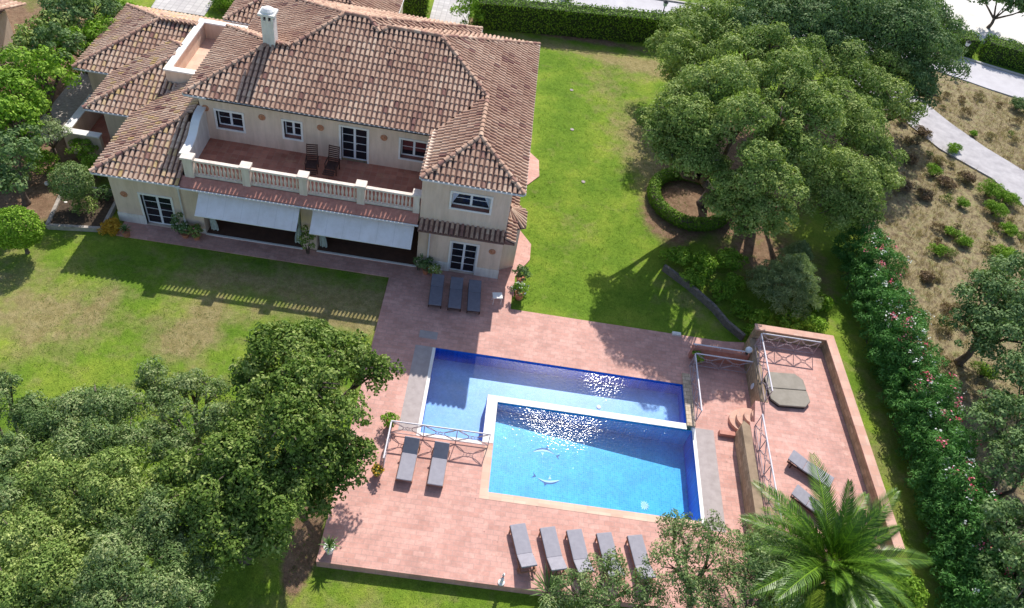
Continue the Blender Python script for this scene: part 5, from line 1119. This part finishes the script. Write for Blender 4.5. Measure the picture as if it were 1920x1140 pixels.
def conifer(label, px, py, z0, h, r):
    g_ = G(px, py, z0); t = empty('conifer', (g_[0], g_[1], 0), label=label, cat='tree')
    L = []
    for k in range(26):
        u = (k + .5) / 26; a = k * 2.4; rr_ = r * (1 - u) ** .7 * .78; L.append((rr_ * math.cos(a), rr_ * math.sin(a), .35 + (h - .5) * u, r * .36 * (1 - .45 * u)))
    P, Nn, T = crown_points(L, .075, 1.0, .45, 1.0, -.6, .9); P[:, 2] = np.maximum(P[:, 2], .03)
    Nn = np.cross(Nn, [0, 0, 1.0]); Nn += rng.normal(size=Nn.shape) * .3; Nn /= np.linalg.norm(Nn, axis=1)[:, None]
    link('foliage', leafset(P, Nn, .10, .16, T, 'foliage'), M['conifer'], t); MB().tube([(0, 0, 0), (0, 0, h * .8)], [.12, .03], 7).build('trunk', M['bark'], t)
conifer('grey green feathery conifer shrub in the bed behind the spa terrace', 1468, 550, .6, 3.0, 1.9)
conifer('small feathery conifer at the back of the planted bed', 1490, 490, .6, 2.0, 1.0)

# --- clipped hedges at the back
def hedge(label, p0, p1, wd, h, mat='hedge', dens=90):
    p0, p1 = np.array(p0, float), np.array(p1, float); L = np.linalg.norm(p1 - p0); ang = math.atan2(*(p1 - p0)[::-1])
    t = empty('clipped_hedge', (p0[0], p0[1], 0), ang, label=label, cat='hedge')
    MB().box(.1, L - .1, .1, wd - .1, -.05, h - .12).build('branches', M['hedgecore'], t)
    Ps = []; Ns = []
    for (nrm, area, f) in (((0, 0, 1), L * wd, lambda a, b_: (a * L, b_ * wd, h)), ((0, -1, 0), L * h, lambda a, b_: (a * L, 0, b_ * h)), ((0, 1, 0), L * h, lambda a, b_: (a * L, wd, b_ * h)), ((-1, 0, 0), wd * h, lambda a, b_: (0, a * wd, b_ * h)), ((1, 0, 0), wd * h, lambda a, b_: (L, a * wd, b_ * h))):
        n = int(area * dens); a, b_ = rng.random(n), rng.random(n); x, y, z = f(a, b_); q = np.stack([x + 0 * a, y + 0 * a, z + 0 * a], 1); q += np.array(nrm) * (.05 * np.sin(q[:, :1] * 3.1) * np.cos(q[:, 2:3] * 4 + q[:, 1:2]))
        q += rng.normal(size=q.shape) * .045; Ps.append(q); nn = np.array(nrm) + rng.normal(size=q.shape) * .55; Ns.append(nn / np.linalg.norm(nn, axis=1)[:, None])
    P = np.concatenate(Ps); P[:, 2] = np.maximum(P[:, 2], .02); link('foliage', leafset(P, np.concatenate(Ns), .085, .55, rng.normal(.5, .22, len(P)), 'foliage'), M['hedge'] if mat == 'hedge' else M[mat], t)
M['hedgecore'] = pmat('hedge_twigs', (0.02, 0.035, 0.01), (0.045, 0.07, 0.02), 6, .95, .3)
hedge('long dark clipped hedge with bright top between the side lawn and the road', (-2.6, 52.7), (12.2, 55.2), 1.3, 2.0)
hedge('clipped hedge behind the villa roof left of the paved driveway', (-13, 51.7), (-6.1, 53.2), 1.4, 2.0)
hedge('short clipped hedge beside the lower road nearer the dark tree', (36.6, 62.2), (38.8, 62.2), 1.6, 1.5)
hedge('clipped hedge between lower road and bright yard at the right edge', (39.3, 62.0), (48.5, 60.0), 1.7, 1.6)
gr = G(1062, 4); bush('shrub', 'small round bright bush on the road verge behind the clipped hedge', 'shrub', gr[0], gr[1], .7, 'bright', leaf=.1)
g_ = G(885, 40); bush('shrub', 'leafy yellow green shrub at the driveway corner behind the roof', 'shrub', g_[0] - .2, g_[1] - 1.0, 1.1, 'bright', h=1.8, leaf=.13)
g_ = G(440, 15); bush('shrub', 'low bright green planting between the villa roofs and the driveway', 'shrub', g_[0], g_[1] + .5, 1.7, 'bright', h=.8, leaf=.12)

# --- left side garden
LB = [((60, 85, 2.8, 1.1), (100, 60, 3.0, 1.3), (25, 120, 2.8, 1.2), 'oak2', 'yellowish green tree in front of the neighbouring red roof'),
      ((130, 30, 3.2, 1.6), (180, 20, 3.0, 1.4), (110, 90, 3.0, 1.4), 'darkleaf', 'dark shrubby tree at the top edge left of the villa'),
      ((70, 150, 3.0, 1.6), (20, 180, 3.0, 1.5), (115, 125, 2.6, 1.0), 'bright', 'bright green tree in the middle of the left thicket'),
      ((25, 235, 2.8, 1.2), (60, 205, 2.6, 1.0), (0, 215, 2.8, 1.2), 'bright', 'bright green bushy tree beside the pale path left of the villa'),
      ((150, 90, 2.6, 1.2), (190, 70, 2.6, 1.1), (225, 30, 2.4, 1.0), 'bright', 'narrow bright shrubs along the west side of the villa roof'),
      ((10, 300, 2.8, 1.3), (40, 265, 2.6, 1.0), (0, 340, 2.4, 1.0), 'darkleaf', 'grey green tree cut by the left edge above the round tree')]
for a_, b_, c_, mt_, lab in LB: tree('garden_tree', lab, 'tree', [a_, b_, c_], mt_, leaf=.14, r0=.16, h0=1.0, cover=1.3)
tree('pine_tree', 'flat topped dark small pine beside the white patio wall', 'tree', [(90, 245, 2.0, .8), (60, 240, 2.0, .6), (115, 250, 1.9, .5)], 'conifer', leaf=.09, r0=.1, h0=1.0, flat=.45, asp=.25)
def ball(label, px, py, z, r, mat, leaf=.08):
    c_ = G(px, py, z); t = empty('round_tree', (c_[0], c_[1], 0), label=label, cat='tree')
    mb = MB(); limbs(mb, (0, 0, 0), [(0, 0, z, r * .8)], .08, max(.4, z - r)); mb.build('trunk', M['bark'], t)
    n = int(4 * PI * r * r * 420); u = unit(n); lump = 1 + .07 * np.sin(u[:, 0] * 7) * np.cos(u[:, 1] * 8 + u[:, 2] * 5); P = u * (r * lump * rng.uniform(.75, 1.03, n))[:, None] * [1, 1, .88] + [0, 0, z]
    nn = u + rng.normal(size=(n, 3)) * .55; nn /= np.linalg.norm(nn, axis=1)[:, None]; link('crown', leafset(P, nn, leaf * .8, .5, rng.normal(.5, .22, n), 'crown'), M[mat], t)
ball('round clipped tree on the lawn at the left edge', 32, 428, 1.5, 1.05, 'bright')
ball('round grey green olive ball beside the stone edged bed', 134, 340, 1.7, 1.0, 'olive', .07)
bush('shrub', 'small bright shrub on bare soil left of the olive ball', 'shrub', *G(88, 325)[:2], .75, 'bright', h=1.2, leaf=.09)
bush('shrub', 'thin young shrub near the left edge above the round tree', 'shrub', *G(35, 352)[:2], .55, 'oak2', h=.9, leaf=.08)
bush('shrub', 'green shrub below the patio wall touching the roof eave', 'shrub', *G(160, 292)[:2], .75, 'bright', h=1.0, leaf=.09)
bush('shrub', 'shrub under the left roof corner beside the olive ball', 'shrub', *G(185, 330)[:2], .7, 'bright', h=1.0, leaf=.09)
pb = MB(); q4 = [(-20.6, 26.5), (-18.15, 26.85), (-18.35, 29.6), (-21.1, 29.5)]
for (a_, b_) in zip(q4, q4[1:] + q4[:1]):
    a_, b_ = np.array(a_), np.array(b_); d = (b_ - a_) / np.linalg.norm(b_ - a_); nn = np.array([-d[1], d[0]]) * .08
    pb.prism([tuple(a_ - nn), tuple(b_ - nn), tuple(b_ + nn), tuple(a_ + nn)], -.1, .2)
bed = pb.build('flower_bed', M['edging'], label='stone edged planting bed at the left corner of the villa', cat='flower bed')
MB().prism(q4, -.05, .1).build('bed_soil', M['soil'], bed)
bush('shrub', 'sparse leafy plants growing inside the stone edged bed', 'plants', -19.4, 28.0, .6, 'oak2', h=.4, leaf=.08, z=.1, cover=.7)
bush('shrub', 'low dark plants at the back of the stone edged bed', 'plants', -19.0, 29.0, .55, 'darkleaf', h=.45, leaf=.08, z=.1, cover=.8)
bush('shrub', 'low mound of orange yellow flowers at the left house corner', 'flowers', *G(208, 428)[:2], .5, 'yellow', h=.25, leaf=.06, cover=2)
for i, (px, py, r, lab) in enumerate(((88, 345, .13, 'pale rock beside the olive ball'), (55, 452, .14, 'pale rock at the foot of the round clipped tree'), (124, 382, .12, 'pale rock on the corner of the stone edged bed'))):
    g_ = G(px, py); mb = MB(); mb.lathe([(r * .8, -.02), (r, r * .4), (r * .7, r * .9), (.02, r)], 0, 0, 7); o = mb.build('rock', M['whitewall'], label=lab, cat='rock'); o.location = (g_[0], g_[1], 0); o.rotation_euler = (.1, .2, i)

# --- green shrubs in the dry field
sh = [(1825, 255, .35, 'tiny green shrub at the upper edge of the track'), (1787, 285, .55, 'green shrub on the lower edge of the track near its bend'), (1750, 330, .6, 'yellow green shrub in the dry field left of the track'),
      (1850, 365, .9, 'largest green shrub just below the track'), (1885, 380, .7, 'green shrub just below the track at the right edge'), (1800, 385, .5, 'small green shrub left of the largest field shrub'), (1860, 400, .7, 'green shrub below the largest field shrub'), (1888, 438, .6, 'green shrub midway down the right edge of the dry field'),
      (1873, 485, .8, 'round bright green shrub above the grey green tree'), (1778, 438, .45, 'left one of the two small shrubs in the middle of the field'), (1806, 455, .5, 'right one of the two small shrubs in the middle of the field'), (1755, 475, .5, 'dull green shrub in the field near the oleander hedge'),
      (1840, 705, .6, 'yellow green shrub between oleander hedge and dark tree'), (1905, 205, .7, 'dark shrub at the right edge above the track'), (1720, 270, .5, 'pale dry shrub where the track leaves the oaks'), (1690, 230, .5, 'straw coloured bush beside the track under the oaks')]
for i, (px, py, r, lab) in enumerate(sh):
    g_ = G(px, py); bush('field_shrub', lab, 'shrub', g_[0], g_[1], r, 'darkleaf' if 'dark shrub' in lab else ('straw' if 'straw' in lab or 'dry' in lab and 'pale' in lab else 'bright'), h=r * 1.1, leaf=.08, group='shrubs in the dry field', irr=True, asp=.3)
for i, (px, py, r, lab) in enumerate(((1725, 250, .6, 'brown dry brush nearest the oak crowns beside the track'), (1705, 300, .7, 'brown dry brush below the first one, left of the track'), (1735, 370, .6, 'brown dry brush in the upper middle of the field'), (1690, 350, .6, 'brown dry brush at the right edge of the oak shade'),
        (1770, 345, .6, 'brown dry brush under the bend of the track'), (1815, 340, .6, 'brown dry brush directly above the largest field shrub'), (1740, 520, .5, 'brown dry brush beside the oleander hedge'), (1860, 90 + 465, .5, 'brown dry brush just above the grey green tree'))):
    g_ = G(px, py); bush('dry_brush', lab, 'shrub', g_[0], g_[1], r, 'brown', h=r * .8, leaf=.09, group='brown brush in the dry field', cover=.9, irr=True)
trk = np.array([(25.8, 54.9), (28.4, 52.3), (29.5, 49.7), (31.0, 47.1), (33.9, 44.5), (35.1, 42.0), (37.6, 37.2), (40.6, 32.7), (44.4, 35.8), (40.3, 41.3), (37.2, 45.7), (34.8, 48.3), (33.0, 50.9), (31.4, 54.0), (28.4, 57.1)])
def inpoly(x, y, poly):
    r_ = np.zeros(len(x), bool); j = len(poly) - 1
    for i in range(len(poly)):
        xi, yi = poly[i]; xj, yj = poly[j]; c_ = ((yi > y) != (yj > y)) & (x < (xj - xi) * (y - yi) / (yj - yi + 1e-12) + xi); r_ ^= c_; j = i
    return r_
M['scrub'] = leafmat('leaf_scrub', (0.20, 0.13, 0.08), (0.30, 0.24, 0.12), (0.20, 0.28, 0.07), 0.2, .8)
sc_l = []; sc_t = []
for k in range(230):
    x, y = random.uniform(23.5, 46), random.uniform(16, 56)
    if x < np.interp(y, [5, 14, 28, 38, 47, 53, 57], [24.2, 24.2, 23.8, 24.2, 27.8, 30, 33]) or y > np.interp(x, [22, 38, 41, 60], [57.8, 56, 55, 50]): continue
    if inpoly(np.array([x]), np.array([y]), [(a - (.5 if i < 8 else -.5), b_) for i, (a, b_) in enumerate(trk)])[0]: continue
    tn = random.choice((.1, .3, .5, .5, .85)); r_ = random.uniform(.18, .5)
    P, Nn, T = crown_points([(x - 30, y - 40, r_ * .25, r_)], .075, .8, .42, .6, 0, .9); P[:, 2] = np.maximum(P[:, 2], .01); sc_l.append((P, Nn)); sc_t.append(np.clip(tn + (T - .5) * .5, 0, 1))
scr = empty('scrub', (30, 40, 0), label='low dull green and brown scrub scattered over the dry field', cat='scrub', kind='stuff')
P = np.concatenate([a for a, _ in sc_l]); link('foliage', leafset(P, np.concatenate([b_ for _, b_ in sc_l]), .07, .3, np.concatenate(sc_t), 'foliage'), M['scrub'], scr)
# --- dry grass tufts: countless, one object
n = 26000; gx = rng.uniform(22, 48, n); gy = rng.uniform(14, 58, n)
hx = np.interp(gy, [5, 14, 28, 38, 47, 53, 57], [23.6, 23.6, 23.2, 23.6, 27.2, 29.3, 32.0]); keep = (gx > hx)
from mathutils.geometry import intersect_point_tri_2d
keep &= ~inpoly(gx, gy, trk) & (gy < np.interp(gx, [22, 38, 41, 60], [58.6, 56.8, 55.8, 50.5]))
dens = .5 + .5 * np.sin(gx * 1.1 + np.sin(gy * .7) * 2) * np.cos(gy * .9 + gx * .3); keep &= rng.random(n) < (.25 + .75 * dens)
gx, gy = gx[keep], gy[keep]; n = len(gx)
P = np.repeat(np.stack([gx, gy, np.zeros(n)], 1), 7, 0) + rng.normal(size=(n * 7, 3)) * [.07, .07, .0]; k = len(P); up = rng.normal(size=(k, 3)) * .35 + [0, 0, 1]; up /= np.linalg.norm(up, axis=1)[:, None]
hgt = rng.uniform(.08, .30, k)[:, None]; sd = unit(k) * [1, 1, 0] * .012; V = np.empty((k, 3, 3)); V[:, 0] = P - sd - [0, 0, .04]; V[:, 1] = P + sd - [0, 0, .04]; V[:, 2] = P + up * hgt
link('dry_grass', rawmesh('dry_grass', V.reshape(-1, 3), np.arange(k * 3).reshape(k, 3), tint=rng.random(k)), M['straw'], label='straw coloured dry grass tufts covering the field right of the hedge', cat='grass', kind='stuff')
# --- lawn blades where the grass is near the camera edge strips
n = 60000; gx = rng.uniform(-20, 20, n); gy = rng.uniform(9, 52, n)
ok_ = ((gx > -19) & (gx < -4.2) & (gy < 26.5)) | ((gx > 2.6) & (gy > 26.2) & (gy < 51) & (gx < 12)) | ((gy < 11.8) & (gx > -8) & (gx < 5))
gx, gy = gx[ok_], gy[ok_]; n = len(gx); zz = np.where(gy < 12, -.43, -.05) - np.where((gx < -4.2), sstep(16.5, 12.0, gy) * .38 * (gy >= 12), 0)
P = np.repeat(np.stack([gx, gy, zz], 1), 4, 0) + rng.normal(size=(n * 4, 3)) * [.06, .06, 0]; k = len(P); up = rng.normal(size=(k, 3)) * .5 + [0, 0, 1]; up /= np.linalg.norm(up, axis=1)[:, None]
hgt = rng.uniform(.03, .08, k)[:, None]; sd = unit(k) * [1, 1, 0] * .012; V = np.empty((k, 3, 3)); V[:, 0] = P - sd; V[:, 1] = P + sd; V[:, 2] = P + up * hgt
link('grass', rawmesh('grass', V.reshape(-1, 3), np.arange(k * 3).reshape(k, 3), tint=rng.random(k)), M['hedge'], label='short green lawn grass blades around the house', cat='grass', kind='stuff')
